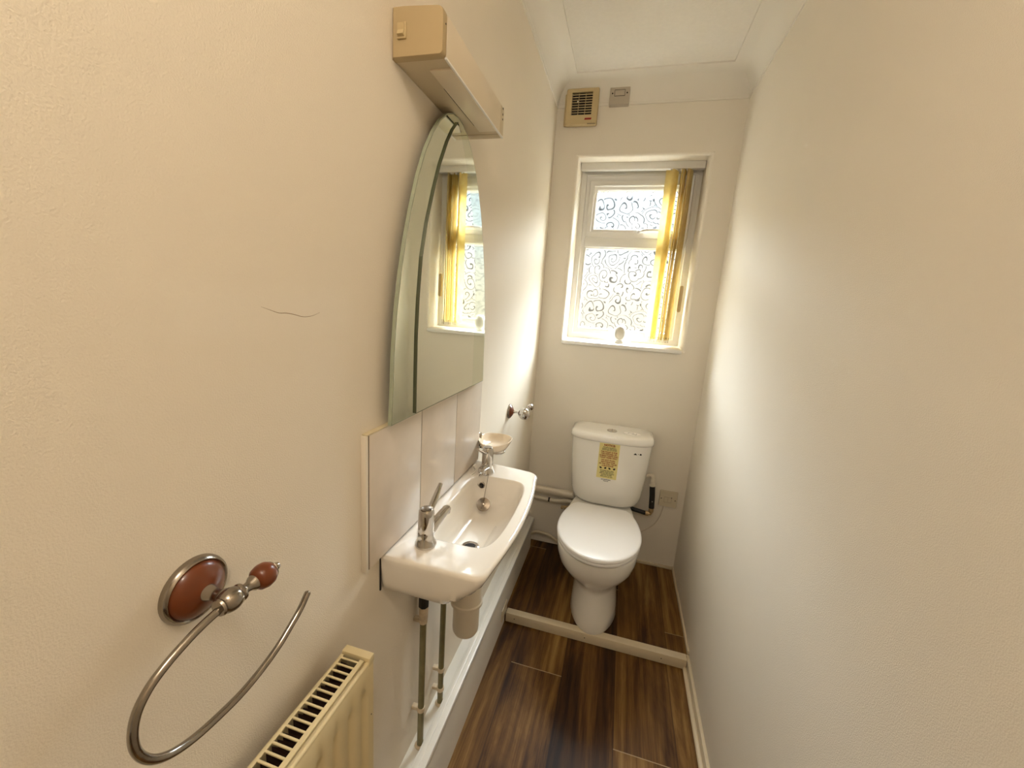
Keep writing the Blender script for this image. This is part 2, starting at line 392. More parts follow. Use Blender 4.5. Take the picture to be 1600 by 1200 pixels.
# coving: concave profile mitred round the three visible walls
prof = [(0.0, 2.252), (0.004, 2.252), (0.0045, 2.262)]
for k in range(9):
    a = k/8*PI/2
    prof.append((0.006 + 0.083*(1-math.cos(a)), 2.264 + 0.082*math.sin(a)))
prof += [(0.092, 2.347), (0.0925, ZC), (0.0, ZC)]
bm = NB(); rings = []
for (cx, cy, dx, dy) in ((0, YB, 1, 0), (0, D, 1, -1), (WX, D, -1, -1), (WX, YB, -1, 0)):
    rings.append([Vector((cx + dx*o_, cy + dy*o_, z)) for o_, z in prof])
loft(bm, rings); struct(obj('trim_1', bm, M_cove, angle=25))

# step nosing batten with its screws
bm = NB(); box(bm, 0.066, 0.798, 1.479, 1.512, 0.0, 0.043, .0025)
bt = struct(obj('trim_2', bm, M_cream))
for x in (.105, .405, .705):
    bm = NB(); lathe(bm, (x, 1.4795, .022), (0, -1, 0), [(.0022, 0), (.0022, .0006)], 10); obj('screw_head', bm, M_dark, bt)

# pipe boxing along the left wall
bm = NB()
box(bm, 0.0, 0.062, 0.15, 1.478, 0.0, 0.196)
bx_ = struct(obj('trim_3', bm, M_cove, smooth=False))
bm = NB(); box(bm, 0.0, 0.030, 0.15, 2.0, 0.1961, 0.2005); obj('ledge_board', bm, M_gloss, bx_)
bm = NB(); box(bm, 0.032, 0.066, 0.15, 2.0, 0.1961, 0.216, .003)
box(bm, 0.038, 0.050, 0.15, 2.0, 0.214, 0.2185, .0015); obj('ledge_edging', bm, M_gloss, bx_)
bm = NB(); box(bm, 0.0, 0.058, 1.478, 1.99, 0.04, 0.196); struct(obj('trim_4', bm, M_cove, smooth=False))
bm = NB(); box(bm, 0.058, 0.0655, 1.42, 1.497, 0.0432, 0.094, .001); struct(obj('trim_8', bm, M_cream))
# skirtings
bm = NB()
box(bm, 0.799, WX, YB, 1.513, 0.0, 0.041, .002); s_ = struct(obj('baseboard_right', bm, M_cream))
bm = NB(); tube(bm, [(0.7945, YB, .004), (0.7945, 1.4785, .004)], .0085, 12); obj('quadrant_bead', bm, M_cream, s_)
bm = NB(); box(bm, 0.801, WX, 1.512, D, 0.04, 0.058, .003); struct(obj('trim_5', bm, M_cream))
bm = NB(); box(bm, 0.30, 0.801, D-.010, D, 0.04, 0.056, .003); struct(obj('baseboard_back', bm, M_cream))

# hairline crack in the plaster of the left wall
bm = NB(); P_ = smooth_path([(0, .387, 1.328), (0, .399, 1.3245), (0, .412, 1.3208), (0, .424, 1.3205), (0, .437, 1.3185), (0, .452, 1.3155), (0, .468, 1.3165), (0, .483, 1.321)], 4)
tube(bm, P_, [0.00012 + .0003*math.sin(PI*i/(len(P_)-1)) for i in range(len(P_))], 6); obj('plaster_crack', bm, mat('crack_line', lin(150, 118, 84), .9), wl)

# ------------------------------------------------------------------ window
win = bpy.data.objects.new('window_1', None); COL.objects.link(win); win.location = (.405, YF, WB); win['kind'] = 'structure'; WPOS[win.name] = Vector((.405, YF, WB))
def frame_ring(bm, x0, x1, z0, z1, w, y0, y1, bev=0.003, ws=None):
    wl_, wr_, wb_, wt_ = ws if ws else (w, w, w, w)
    prof_ = [(0.0, y0), (0.55, y0), (0.62, y0+.006), (0.9, y0+.009), (1.0, y0+.014), (1.0, y1), (0.0, y1)]
    R = []
    for (cx, cz, sx_, sz_) in ((x0, z0, wl_, wb_), (x1, z0, -wr_, wb_), (x1, z1, -wr_, -wt_), (x0, z1, wl_, -wt_)):
        R.append([Vector((cx + sx_*a, y, cz + sz_*a)) for a, y in prof_])
    R.append(R[0][:])
    loft(bm, R, False, False)
    bmesh.ops.remove_doubles(bm, verts=bm.verts, dist=1e-5)
FX0, FX1, FZ0, FZ1 = .128, .688, 1.192, 2.034
TZ0, TZ1 = 1.657, 1.706
bm = NB(); frame_ring(bm, FX0, FX1, FZ0, FZ1, .05, YF, YF+.05, ws=(.047, .055, .052, .069)); obj('window_frame', bm, M_upvc, win)
bm = NB(); box(bm, FX0+.045, FX1-.05, YF+.001, YF+.05, TZ0, TZ1, .004); obj('transom', bm, M_upvc, win)
bm = NB(); frame_ring(bm, FX0+.0475, FX1-.0555, TZ1-.002, FZ1-.068, .04, YF-.006, YF+.045, ws=(.038, .038, .042, .040)); sash = obj('top_sash', bm, M_upvc, win)
bm = NB(); box(bm, .21, .60, YF+.026, YF+.030, 1.742, 1.930); obj('glass_pane', bm, M_glass, win, smooth=False)
bm = NB(); frame_ring(bm, FX0+.047, FX1-.055, FZ0+.052, TZ0, .008, YF+.012, YF+.04); obj('glazing_bead', bm, M_upvc, win)
bm = NB(); box(bm, .170, .640, YF+.026, YF+.030, 1.240, 1.660); obj('glass_pane', bm, M_glass, win, smooth=False)
# casement handle
bm = NB(); box(bm, .425, .452, YF-.016, YF-.006, 1.722, 1.742, .003)
tube(bm, smooth_path([(.438, YF-.02, 1.732), (.452, YF-.032, 1.734), (.475, YF-.034, 1.737), (.53, YF-.030, 1.739)], 5), [.008]*5+[.007]*5+[.006]*6, 12); obj('window_handle', bm, M_upvc, win)
# trickle vent strip
bm = NB(); box(bm, .225, .60, YF-.010, YF-.005, 1.944, 1.955, .002); obj('trickle_vent', bm, M_upvc, win)
# outer blocking jamb pieces behind frame edges (masonry side of the reveal)
# sill board
bm = NB(); box(bm, .119, .691, D-.020, YF+.002, 1.1665, 1.1855, .004)
so = struct(obj('trim_6', bm, M_gloss))

# ------------------------------------------------------------------ vertical blind
bl = thing('vertical_blind', 'gold vertical slat blind stacked open at the right side of the small window', 'blind', (.405, 2.14, 1.20))
bm = NB(); box(bm, .1275, .6875, 2.128, 2.160, 2.004, 2.0375, .003); obj('headrail', bm, M_upvc, bl)
slx = [.540, .563, .587, .601, .615, .629]
angs = [20, 68, 88, 80, 84, 72]
for i, (x, a) in enumerate(zip(slx, angs)):
    bm = NB(); A = math.radians(a); hw = .0425 if i else .026
    cx, cy = x, 2.138
    if i == 0: cx = .545
    prof_ = []
    for k in range(7):
        s = -1 + 2*k/6
        q = s*hw; bow = .0065*(1-s*s)
        prof_.append((cx + q*math.cos(A)+bow*math.sin(A), cy + q*math.sin(A)*.8 - bow*math.cos(A)))
    back = [(px+.0009*math.sin(A), py+.0009*math.cos(A)) for px, py in prof_[::-1]]
    ol = [(px, min(max(py, 2.100), 2.1715)) for px, py in prof_+back]
    loft(bm, [[Vector((px+(-.003 if z < 1.5 else .0), py, z)) for px, py in ol] for z in (1.222, 1.45, 1.7, 1.998)])
    sl = obj('slat', bm, M_slat, bl)
    bm = NB(); box(bm, cx-.006, cx+.006, cy-.004, cy+.004, 1.995, 2.006, .001); obj('slat_hook', bm, M_upvc, sl)
    bm = NB()
    for j in range(6):
        z = 1.2115 + j*.0042
        for s in (-1, 1):
            lathe(bm, (cx-.003+s*.004, 2.108+.004*(i % 2), z-.0018), (0, 0, 1), [(.0004, 0), (.0018, .0008), (.0022, .0018), (.0018, .0028), (.0004, .0036)], 8)
    obj('bead_chain', bm, M_chain, sl)
bm = NB()
pts = []
for k in range(24):
    a = 2*PI*k/24; cx_, cz_ = math.cos(a), math.sin(a)
    pts.append((.661 + .0085*(abs(cx_)**.8)*(1 if cx_ > 0 else -1), 1.4235 + (.054 if cz_ > 0 else -.054) + .009*cz_))
loft(bm, [[Vector((.661+(x-.661)*s, y, 1.4235+(z-1.4235)*(.97 if s < 1 else 1))) for x, z in pts] for s, y in ((.7, 2.130), (1, 2.133), (1, 2.146), (.7, 2.149))]); obj('cord_weight', bm, M_fan, bl)
bm = NB()
for x in (.657, .665): tube(bm, [(x, 2.14, 1.485), (x+.001, 2.142, 2.005)], .0007, 6)
obj('control_cord', bm, M_upvc, bl)

# air freshener on the sill
af = thing('air_freshener', 'small white oval air freshener with grey centre standing on the window sill', 'air freshener', (.399, 2.12, 1.1857))
def oval(bm, cx, cz, rx, rz, prof_, n=28):
    loft(bm, [[Vector((cx + rx*s*math.cos(2*PI*k/n), y, cz + rz*s*math.sin(2*PI*k/n))) for k in range(n)] for s, y in prof_])
bm = NB(); oval(bm, .399, 1.2355, .030, .040, ((.8, 2.134), (1, 2.128), (1, 2.116), (.9, 2.110), (.72, 2.108), (.66, 2.112)))
box(bm, .378, .420, 2.108, 2.138, 1.1857, 1.199, .003); obj('casing', bm, M_upvc, af)
bm = NB(); oval(bm, .399, 1.2365, .018, .026, ((1, 2.114), (1, 2.1085), (.8, 2.1065), (.2, 2.1055))); obj('gel_window', bm, mat('grey_gel', lin(190, 180, 160), .3), af)

# ------------------------------------------------------------------ extractor fan and isolator
fan = thing('extractor_fan', 'yellowed square extractor fan with a black slotted grille high on the back wall', 'extractor fan', (.116, D, 2.168))
bm = NB(); box(bm, .036, .182, D-.016, D, 2.172, 2.318, .003); obj('back_plate', bm, M_fan, fan)
def rr(x0, x1, z0, z1, r, n=4):
    out_ = []
    for cx, cz, a0 in ((x1-r, z1-r, 0), (x0+r, z1-r, 90), (x0+r, z0+r, 180), (x1-r, z0+r, 270)):
        for k in range(n+1):
            a = math.radians(a0+90*k/n); out_.append((cx+r*math.cos(a), cz+r*math.sin(a)))
    return out_
FY = D-.032
GX0, GX1, GZ0, GZ1 = .070, .162, 2.208, 2.302
bm = NB()
o1 = rr(.044, .190, 2.168, 2.318, .008); i1 = rr(GX0, GX1, GZ0, GZ1, .002)
def L3(o_, y, s=0.0):
    cx = sum(p[0] for p in o_)/len(o_); cz = sum(p[1] for p in o_)/len(o_)
    return [Vector((x-(x-cx)*s, y, z-(z-cz)*s)) for x, z in o_]
loft(bm, [L3(o1, D-.010), L3(o1, FY+.004), L3(o1, FY, .04), L3(i1, FY), L3(i1, FY+.014), L3(i1, FY+.015, .999)], True, True); obj('fan_cover', bm, M_fan, fan)
bm = NB(); box(bm, GX0+.001, GX1-.001, FY+.0125, FY+.0139, GZ0+.001, GZ1-.001); obj('dark_opening', bm, M_dark, fan, smooth=False)
bm = NB()
for k in range(10):
    z = GZ0 + (GZ1-GZ0)*k/9; box(bm, GX0-.001, GX1+.001, FY+.001, FY+.006, max(z-.0012, GZ0-.001), min(z+.0012, GZ1+.001), .0003, 1)
for k in (1, 2):
    x = GX0 + (GX1-GX0)*k/3; box(bm, x-.0009, x+.0009, FY+.002, FY+.007, GZ0, GZ1)
obj('grille', bm, M_fan, fan)
bm = NB(); lathe(bm, (.097, FY+.001, 2.263), (0, -1, 0), [(.003, 0), (.003, .002), (.002, .003)], 12); obj('indicator_light', bm, M_upvc, fan)
bm = NB(); prism(bm, [(.133, 2.187), (.163, 2.187), (.1655, 2.1945), (.1355, 2.1945)], lambda p, d: Vector((p[0], d, p[1])), FY-.0012, FY+.001); bd = obj('badge', bm, M_red, fan, smooth=False)
bm = NB()
for i, x in enumerate((.1375, .1425, .1485, .154, .159)):
    box(bm, x-.0012, x+.0012, FY-.0016, FY-.0008, 2.1888, 2.193)
obj('badge_lettering', bm, M_inkb, bd, smooth=False)
bm = NB()
for i in range(7): box(bm, .148+i*.0052, .148+i*.0052+.0034, FY-.0005, FY+.001, 2.1695, 2.1725)
obj('printed_lettering', bm, M_blackhole, fan, smooth=False)

iso = thing('isolator_switch', 'grey square fan isolator switch plate beside the extractor fan', 'switch', (.28, D, 2.246))
def plate(x0, x1, z0, z1, th, m, parent, name='plate', y=D):
    o1 = rr(x0, x1, z0, z1, .004)
    bm = NB(); loft(bm, [L3(o1, y), L3(o1, y-th*.7), L3(o1, y-th, .03)]); return obj(name, bm, m, parent)
plate(.236, .322, 2.2465, 2.322, .012, M_switchp, iso, 'back_box')
plate(.2355, .3225, 2.2455, 2.3225, .024, M_spur, iso, 'faceplate')
bm = NB()
for (x0, x1, z0, z1) in ((.256, .2575, 2.280, 2.305), (.3005, .302, 2.280, 2.305), (.256, .302, 2.3035, 2.305), (.256, .302, 2.279, 2.2805)): box(bm, x0, x1, D-.0246, D-.0235, z0, z1)
obj('rocker_outline', bm, M_blackhole, iso, smooth=False)
bm = NB(); box(bm, .2585, .2995, D-.027, D-.023, 2.2815, 2.3025, .0015); obj('rocker', bm, M_spur, iso)
for x in (.2475, .3105):
    bm = NB(); lathe(bm, (x, D-.0235, 2.291), (0, -1, 0), [(.0032, 0), (.0032, .0012), (.001, .0014)], 12); obj('screw_head', bm, M_blackhole, iso)

# ------------------------------------------------------------------ shaver light
sl_ = thing('shaver_light', 'beige plastic shaver light fixed to the left wall above the mirror', 'wall light', (0.0, .825, 1.725))
LY0, LY1, LZ0, LZ1, LX = .660, .990, 1.7255, 1.798, .090
def lamp_prof(x0, x1, z0, z1, r, crown=0.004, n=5):
    pts = [(x0, z0)]
    for k in range(n+1):
        a = -PI/2 + PI/2*k/n; pts.append((x1-r+r*math.cos(a), z0+r+r*math.sin(a)))
    for k in range(n+1):
        a = PI/2*k/n; pts.append((x1-2*r+2*r*math.cos(a), z1-crown-2*r+2*r*math.sin(a)))
    pts.append((x0+.02, z1)); pts.append((x0, z1)); return pts
def ext(bm, pr, ys, sc=None):
    rings = []
    for i, y in enumerate(ys):
        s = sc[i] if sc else 0
        cx = sum(p[0] for p in pr)/len(pr); cz = sum(p[1] for p in pr)/len(pr)
        rings.append([Vector((max(x-(x-cx)*s, .0003), y, z-(z-cz)*s)) for x, z in pr])
    loft(bm, rings)
bm = NB(); ext(bm, lamp_prof(.0003, .0885, LZ0+.001, LZ1-.001, .005), (LY0+.013, LY1-.013)); obj('lamp_body', bm, M_lampbody, sl_)
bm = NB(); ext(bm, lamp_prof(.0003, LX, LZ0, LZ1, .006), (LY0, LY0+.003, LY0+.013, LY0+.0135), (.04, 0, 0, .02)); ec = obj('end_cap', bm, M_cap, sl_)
bm = NB(); ext(bm, lamp_prof(.0003, LX, LZ0, LZ1, .006), (LY1-.026, LY1-.0255, LY1-.003, LY1), (.02, 0, 0, .04)); ec2 = obj('end_cap', bm, M_lampbody, sl_)
bm = NB(); box(bm, .0875, .0905, LY0+.015, LY1-.028, LZ0+.002, LZ1-.012, .001)
box(bm, .048, .0875, LY0+.04, LY1-.045, LZ0-.0015, LZ0+.003, .0008); obj('diffuser', bm, M_diff, sl_)
bm = NB(); box(bm, .0865, .0908, LY0+.0138, LY1-.001, LZ0-.0004, LZ0+.003, .001); obj('lower_bead', bm, M_gloss, sl_)
bm = NB(); box(bm, .0462, .0482, LY0+.10, LY1-.075, LZ0-.0004, LZ0+.002); obj('vent_slot', bm, M_dark, sl_, smooth=False)
bm = NB(); box(bm, .011, .027, LY0-.003, LY0+.004, 1.751, 1.774, .001); sw = obj('rocker_switch', bm, M_fan, sl_)
bm = NB()
pr = [(LY0-.003, 1.7535), (LY0-.0075, 1.7555), (LY0-.004, 1.763), (LY0-.0055, 1.7715), (LY0-.003, 1.7725)]
loft(bm, [[Vector((x, y, z)) for y, z in pr] for x in (.0135, .0245)]); obj('rocker', bm, M_fan, sw)
bm = NB(); lathe(bm, (.0895, LY0+.0085, 1.771), (1, 0, 0), [(.0013, 0), (.0013, .001)], 10)
obj('cap_screw', bm, M_dark, ec)
bm = NB()
for z, h_ in ((1.784, .004), (1.772, .004), (1.762, .003)): box(bm, LX-.0004, LX+.0006, LY1-.012, LY1-.009, z-h_/2, z+h_/2)
obj('shaver_socket_slots', bm, M_dark, ec2, smooth=False)

# ------------------------------------------------------------------ mirror
mi = thing('wall_mirror', 'tall pointed-arch frameless mirror with a pale green side band on the left wall', 'mirror', (0.0, .877, 1.118))
MX = .030
def mir(p): return p
Lout = [(.626, 1.118), (.630, 1.18), (.632, 1.242), (.640, 1.32), (.654, 1.395), (.668, 1.45), (.686, 1.505), (.708, 1.563), (.736, 1.618), (.764, 1.658), (.792, 1.689), (.822, 1.712), (.850, 1.724), (.877, 1.728)]
def arch(L_, cy=.877):
    return L_ + [(2*cy-y, z) for y, z in L_[:-1][::-1]]
ao = arch(Lout)
# back sheet (frosted bevel band) and raised front sheet
bm = NB(); prism(bm, ao, lambda p, d: Vector((d, p[0], p[1])), MX-.011, MX-.0045)
# silvered face slightly inset so that the cut glass edge shows green
bs = obj('back_glass', bm, M_palee, mi, smooth=False)
def inset(pts, d):
    cy = .877; out_ = []
    for y, z in pts:
        v = Vector((y-cy, z-1.35)); k = 1 - d/max(v.length, .01); out_.append((cy+v.x*k, 1.35+v.y*k))
    return out_
bm = NB(); prism(bm, inset(ao, .0025), lambda p, d: Vector((d, p[0], p[1])), MX-.0046, MX-.0040); obj('bevel_band', bm, M_mirrorb, bs, smooth=False)
Lin = [(.711, 1.1215), (.7105, 1.20), (.711, 1.283), (.715, 1.35), (.724, 1.427), (.741, 1.49), (.765, 1.552), (.791, 1.61), (.822, 1.662), (.845, 1.692), (.868, 1.7145)]
Rin = [(.890, 1.692), (.915, 1.66), (.945, 1.612), (.970, 1.56), (.991, 1.505), (1.008, 1.44), (1.018, 1.37), (1.023, 1.30), (1.0255, 1.20), (1.026, 1.1215)]
ai = Lin + Rin
bm = NB(); prism(bm, ai, lambda p, d: Vector((d, p[0], p[1])), MX-.0040, MX-.0003); fs = obj('front_glass', bm, M_glassedge, mi, smooth=False)
bm = NB(); prism(bm, [(y + (.868-y)*.006, z + (1.35-z)*.004) for y, z in ai], lambda p, d: Vector((d, p[0], p[1])), MX-.0004, MX); obj('mirror_face', bm, M_mirror, fs, smooth=False)
for y, z in ((.70, 1.20), (1.05, 1.20), (.877, 1.62)):
    bm = NB(); lathe(bm, (0.0, y, z), (1, 0, 0), [(.012, 0), (.012, MX-.011)], 16); obj('mounting_pad', bm, M_silver, mi)

# ------------------------------------------------------------------ splashback tiles
sp_ = thing('tile_splashback', 'row of three beige stone-effect wall tiles above the basin', 'splashback', (0, .871, .852))
TY = [.577, .7735, .970, 1.166]
bm = NB(); box(bm, 0, .0104, .578, 1.165, .852, 1.111); obj('grout', bm, M_grout, sp_, smooth=False)
for a, b in zip(TY, TY[1:]):
    bm = NB(); box(bm, .002, .0115, a+(.0045 if a < .6 else .0012), b-.0012, .8525, 1.1115, .0012); obj('tile', bm, M_tile, sp_)
bm = NB(); box(bm, 0, .0115, .5755, 1.166, 1.1118, 1.1145, .0008); obj('tile_edging', bm, M_tiletrim, sp_)
bm = NB(); box(bm, 0, .0105, .5720, .5790, .850, 1.1118, .0006); obj('edge_plaster', bm, M_wall, sp_)

# ------------------------------------------------------------------ wash basin
ba = thing('wash_basin', 'small cream-white rectangular hand basin hung on the left wall', 'basin', (0, .89, .735))
BZ = .849; BY0, BY1 = .632, 1.155
def basin_base():
    pts = [(.0015, BY0-.003), (.06, BY0-.004), (.12, BY0-.0045), (.180, BY0-.005)]
    c_, r_ = (.1925, BY0+.0215), .0265
    for k in range(1, 9):
        a = -PI/2 + (PI/2-.10)*k/8; pts.append((c_[0]+r_*math.cos(a), c_[1]+r_*math.sin(a)))
    pts += [tuple(p)[:2] for p in smooth_path([(.2215, .675, 0), (.2300, .74, 0), (.2355, .81, 0), (.2365, .88, 0), (.2340, .96, 0), (.2265, 1.04, 0), (.2180, 1.095, 0)], 6)]
    c_, r_ = (.180, 1.113), .037
    for k in range(1, 11):
        a = .05 + (PI/2-.12)*k/10; pts.append((c_[0]+r_*math.cos(a), c_[1]+r_*math.sin(a)))
    pts += [(.12, 1.158), (.06, 1.163), (.0015, 1.166)]
    return pts
BBASE = basin_base()
def basin_outline(dx=0.0, dy=0.0):
    return [(max(x*(1-dx/.2365), .0015), .893+(y-.893)*(1-dy/.265)) for x, y in BBASE]
def bring(dx, dy, z, xs=1.0):
    return [Vector((max(x*xs, .0015), y, z)) for x, y in basin_outline(dx, dy)]
bowl_cx, bowl_cy = .128, .893
def bowl_ring(hx, hy, z, cx=bowl_cx, cy=bowl_cy, n=45, e=.42):
    # same parametrisation start: runs from near y to far y along the front, and returns along the wall side
    pts = []
    for k in range(n):
        th = 2*PI*k/n
        c, s = math.cos(th), math.sin(th)
        pts.append(Vector((cx + hx*(1 if s > 0 else -1)*abs(s)**e, cy - hy*(1 if c > 0 else -1)*abs(c)**e, z)))
    return pts
def resample(loop, n, start):
    L_ = [Vector(p) for p in loop] + [Vector(loop[0])]
    seg = [(L_[i+1]-L_[i]).length for i in range(len(L_)-1)]; T = sum(seg); out_ = []
    for k in range(n):
        d = T*k/n; i = 0
        while d > seg[i] and i < len(seg)-1: d -= seg[i]; i += 1
        out_.append(L_[i].lerp(L_[i+1], d/seg[i] if seg[i] > 0 else 0))
    # rotate so the nearest point to start comes first
    j = min(range(n), key=lambda q: (out_[q]-Vector(start)).length)
    return out_[j:]+out_[:j]
def ang_ring(loop, cx, cy, z=None, n=96):
    """resample the loop by angle about a centre so that rings line up"""
    out_ = []
    P = [Vector((p[0], p[1])) for p in loop]
    for k in range(n):
        a = 2*PI*k/n; d = Vector((math.cos(a), math.sin(a))); best = None
        for i in range(len(P)):
            p, q = P[i], P[(i+1) % len(P)]; e_ = q-p
            den = d.x*e_.y - d.y*e_.x
            if abs(den) < 1e-12: continue
            w = p-Vector((cx, cy))
            t = (w.x*e_.y - w.y*e_.x)/den; s = (w.x*d.y - w.y*d.x)/den
            if t > 1e-9 and -1e-6 <= s <= 1+1e-6 and (best is None or t > best): best = t
        out_.append(Vector((cx+d.x*best, cy+d.y*best, z if z is not None else loop[0][2])))
    return out_
CX, CY = .112, .893; NR = 360
def ring_at(dx, dy, z, xs=1.0): return ang_ring([(p.x, p.y) for p in bring(dx, dy, z, xs)], CX*min(xs, 1), CY, z, NR)
outer_rings = []
for dx, dy, z in ((.126, .13, .738), (.121, .09, .741), (.112, .055, .748), (.10, .025, .758), (.075, .009, .770), (.046, .004, .787), (.024, .002, .805), (.010, .001, .820), (.003, .0005, .832), (0, 0, .841), (.0010, .0010, .8455), (.0035, .0035, .8480), (.0065, .0065, BZ-.0003), (.012, .012, BZ-.0008)):
    outer_rings.append(ang_ring([(p.x, p.y) for p in bring(dx, dy, z)], .10, CY, z, NR))
inner_rings = []
def bowl_shape(hx0, hx1, hy, z, e=.40, n=360):
    """hx0 wall-side reach, hx1 front reach; bowl front follows the rim bow"""
    loop = []
    for k in range(160):
        th = 2*PI*k/160; c, s = math.cos(th), math.sin(th)
        y = CY - hy*(1 if c > 0 else -1)*abs(c)**e
        hx = hx1*(1-.10*((y-CY)/hy)**2) if s > 0 else hx0
        loop.append((.10 + hx*(1 if s > 0 else -1)*abs(s)**e, y))
    return ang_ring(loop, .10, CY, z, n)
for hx0, hx1, hy, z, e in ((.064, .109, .176, BZ-.0012, .30), (.061, .1065, .173, BZ-.0020, .30), (.059, .1045, .171, BZ-.005, .31), (.056, .101, .167, .835, .33), (.053, .094, .160, .808, .37), (.049, .081, .150, .785, .42), (.044, .058, .137, .769, .48), (.036, .044, .115, .761, .56), (.028, .034, .075, .7580, .7), (.016, .018, .026, .7565, 1.0)):
    inner_rings.append(bowl_shape(hx0, hx1, hy, z, e))
bm = NB(); loft(bm, outer_rings+inner_rings, True, True)
bb = obj('basin_bowl', bm, M_basin, ba, angle=60)
# raised tap ledge rib by the wall, far end
bm = NB(); tube(bm, smooth_path([(.030, 1.05, .849), (.034, 1.07, .8505), (.030, 1.09, .851), (.016, 1.11, .8505), (.012, 1.135, .849)], 6), .0022, 10); obj('soap_recess_rib', bm, M_basin, bb)
bm = NB(); lathe(bm, (.110, .850, .7560), (0, 0, 1), [(.022, 0), (.022, .002), (.019, .0035), (.0145, .0028), (.0135, .001)], 28); dr_ = obj('drain', bm, M_chrome, ba)
bm = NB(); lathe(bm, (.110, .850, .7580), (0, 0, 1), [(.013, 0), (.013, .0004)], 20); obj('drain_hole', bm, M_dark, dr_)
bm = NB(); lathe(bm, (.066, 1.050, .823), (0, -.96, .22), [(.009, -.004), (.009, .001), (.007, .0018), (.0065, .001)], 20); of = obj('overflow', bm, M_chrome_old, ba)
bm = NB(); lathe(bm, (.066, 1.0495, .8232), (0, -.96, .22), [(.0066, -.002), (.0066, .0012)], 16); obj('overflow_hole', bm, M_dark, of)

def make_tap(y, s):
    """pillar tap at y, spout pointing along +y*s"""
    x = .067
    bm = NB(); lathe(bm, (x, y, BZ-.002), (0, 0, 1), [(.0215, 0), (.0225, .003), (.022, .006), (.0185, .012), (.0170, .022), (.0168, .030), (.0160, .034), (.0165, .036), (.0163, .070), (.0155, .079), (.0140, .0815)], 36)
    t = obj('tap', bm, M_chrome, ba)
    bm = NB(); lathe(bm, (x, y, BZ+.0795), (0, 0, 1), [(.0118, -.001), (.0118, .0014), (.010, .0020)], 28); obj('tap_cap', bm, M_chrome_old, t)
    # spout: flattened, tapering, ends with a nozzle
    bm = NB(); rings = []
    for k in range(9):
        q = k/8; yy = y + s*(.008 + .074*q); zz = BZ + .020 + .030*q - .008*q*q; w = .0130 - .003*q; h_ = .0125 - .0055*q
        rings.append([Vector((x + .010*q + w*math.cos(a), yy, zz + h_*math.sin(a))) for a in [2*PI*j/16 for j in range(16)]])
    loft(bm, rings); lathe(bm, (x+.0095, y+s*.078, BZ+.045), (0, s*.25, -1), [(.009, 0), (.0095, .008), (.0085, .013), (.007, .013)], 18)
    obj('spout', bm, M_chrome, t)
    bm = NB(); rings = []
    for k in range(11):
        q = k/10; yy = y + s*(.010 + .068*q); zz = BZ + .066 + .034*q*q*(1.3-.3*q) + .004*math.sin(PI*q); w = .0050 + .0028*math.sin(PI*min(1, q*.9+.15)) ; h_ = .0045 - .0020*q
        rings.append([Vector((x - .006*q + w*math.cos(a), yy - s*h_*.4*math.sin(a), zz + h_*math.sin(a))) for a in [2*PI*j/14 for j in range(14)]])
    loft(bm, rings); obj('lever', bm, M_chrome, t)
    return t
t1 = make_tap(.694, 1); t2 = make_tap(1.087, -1)
t1['label'] = 'chrome lever tap at the near end'; t2['label'] = 'chrome lever tap at the far end'
# plug on its bead chain
bm = NB(); pn = Vector((.15, -.75, .62)).normalized(); pc = Vector((.088, 1.008, .786))
lathe(bm, pc, pn, [(.0165, 0), (.0185, .003), (.0195, .006), (.0185, .008), (.012, .009), (.005, .0105), (.0045, .013), (.002, .0135)], 26); pg = obj('plug', bm, M_chrome_old, ba)
bm = NB(); tube(bm, [Vector((.088, 1.008, .786)) + pn*.012 + Vector((.004*math.cos(a), 0, .004*math.sin(a)+.003)) for a in [2*PI*k/14 for k in range(15)]], .0008, 6); obj('plug_ring', bm, M_chrome_old, pg)
ch = smooth_path([(.0555, 1.064, .852), (.052, 1.058, .843), (.056, 1.046, .824), (.066, 1.046, .822)], 6)
ch2 = [Vector((.079, 1.068, .853)).lerp(Vector(pc)+pn*.012+Vector((0, 0, .008)), k/26) for k in range(27)]
bm = NB()
for P_ in (ch, ch2):
    for p in P_[::1]: lathe(bm, p-Vector((0, 0, .0011)), (0, 0, 1), [(.0002, 0), (.0010, .0005), (.0012, .0011), (.0010, .0017), (.0002, .0022)], 6)
    tube(bm, P_, .0005, 5)
obj('plug_chain', bm, M_chain, ba)
# silicone line / gap at left rear corner
bm = NB(); box(bm, 0.0, .0025, .6295, .6335, .768, .846, .0008); obj('mastic_bead', bm, M_blackhole, ba)

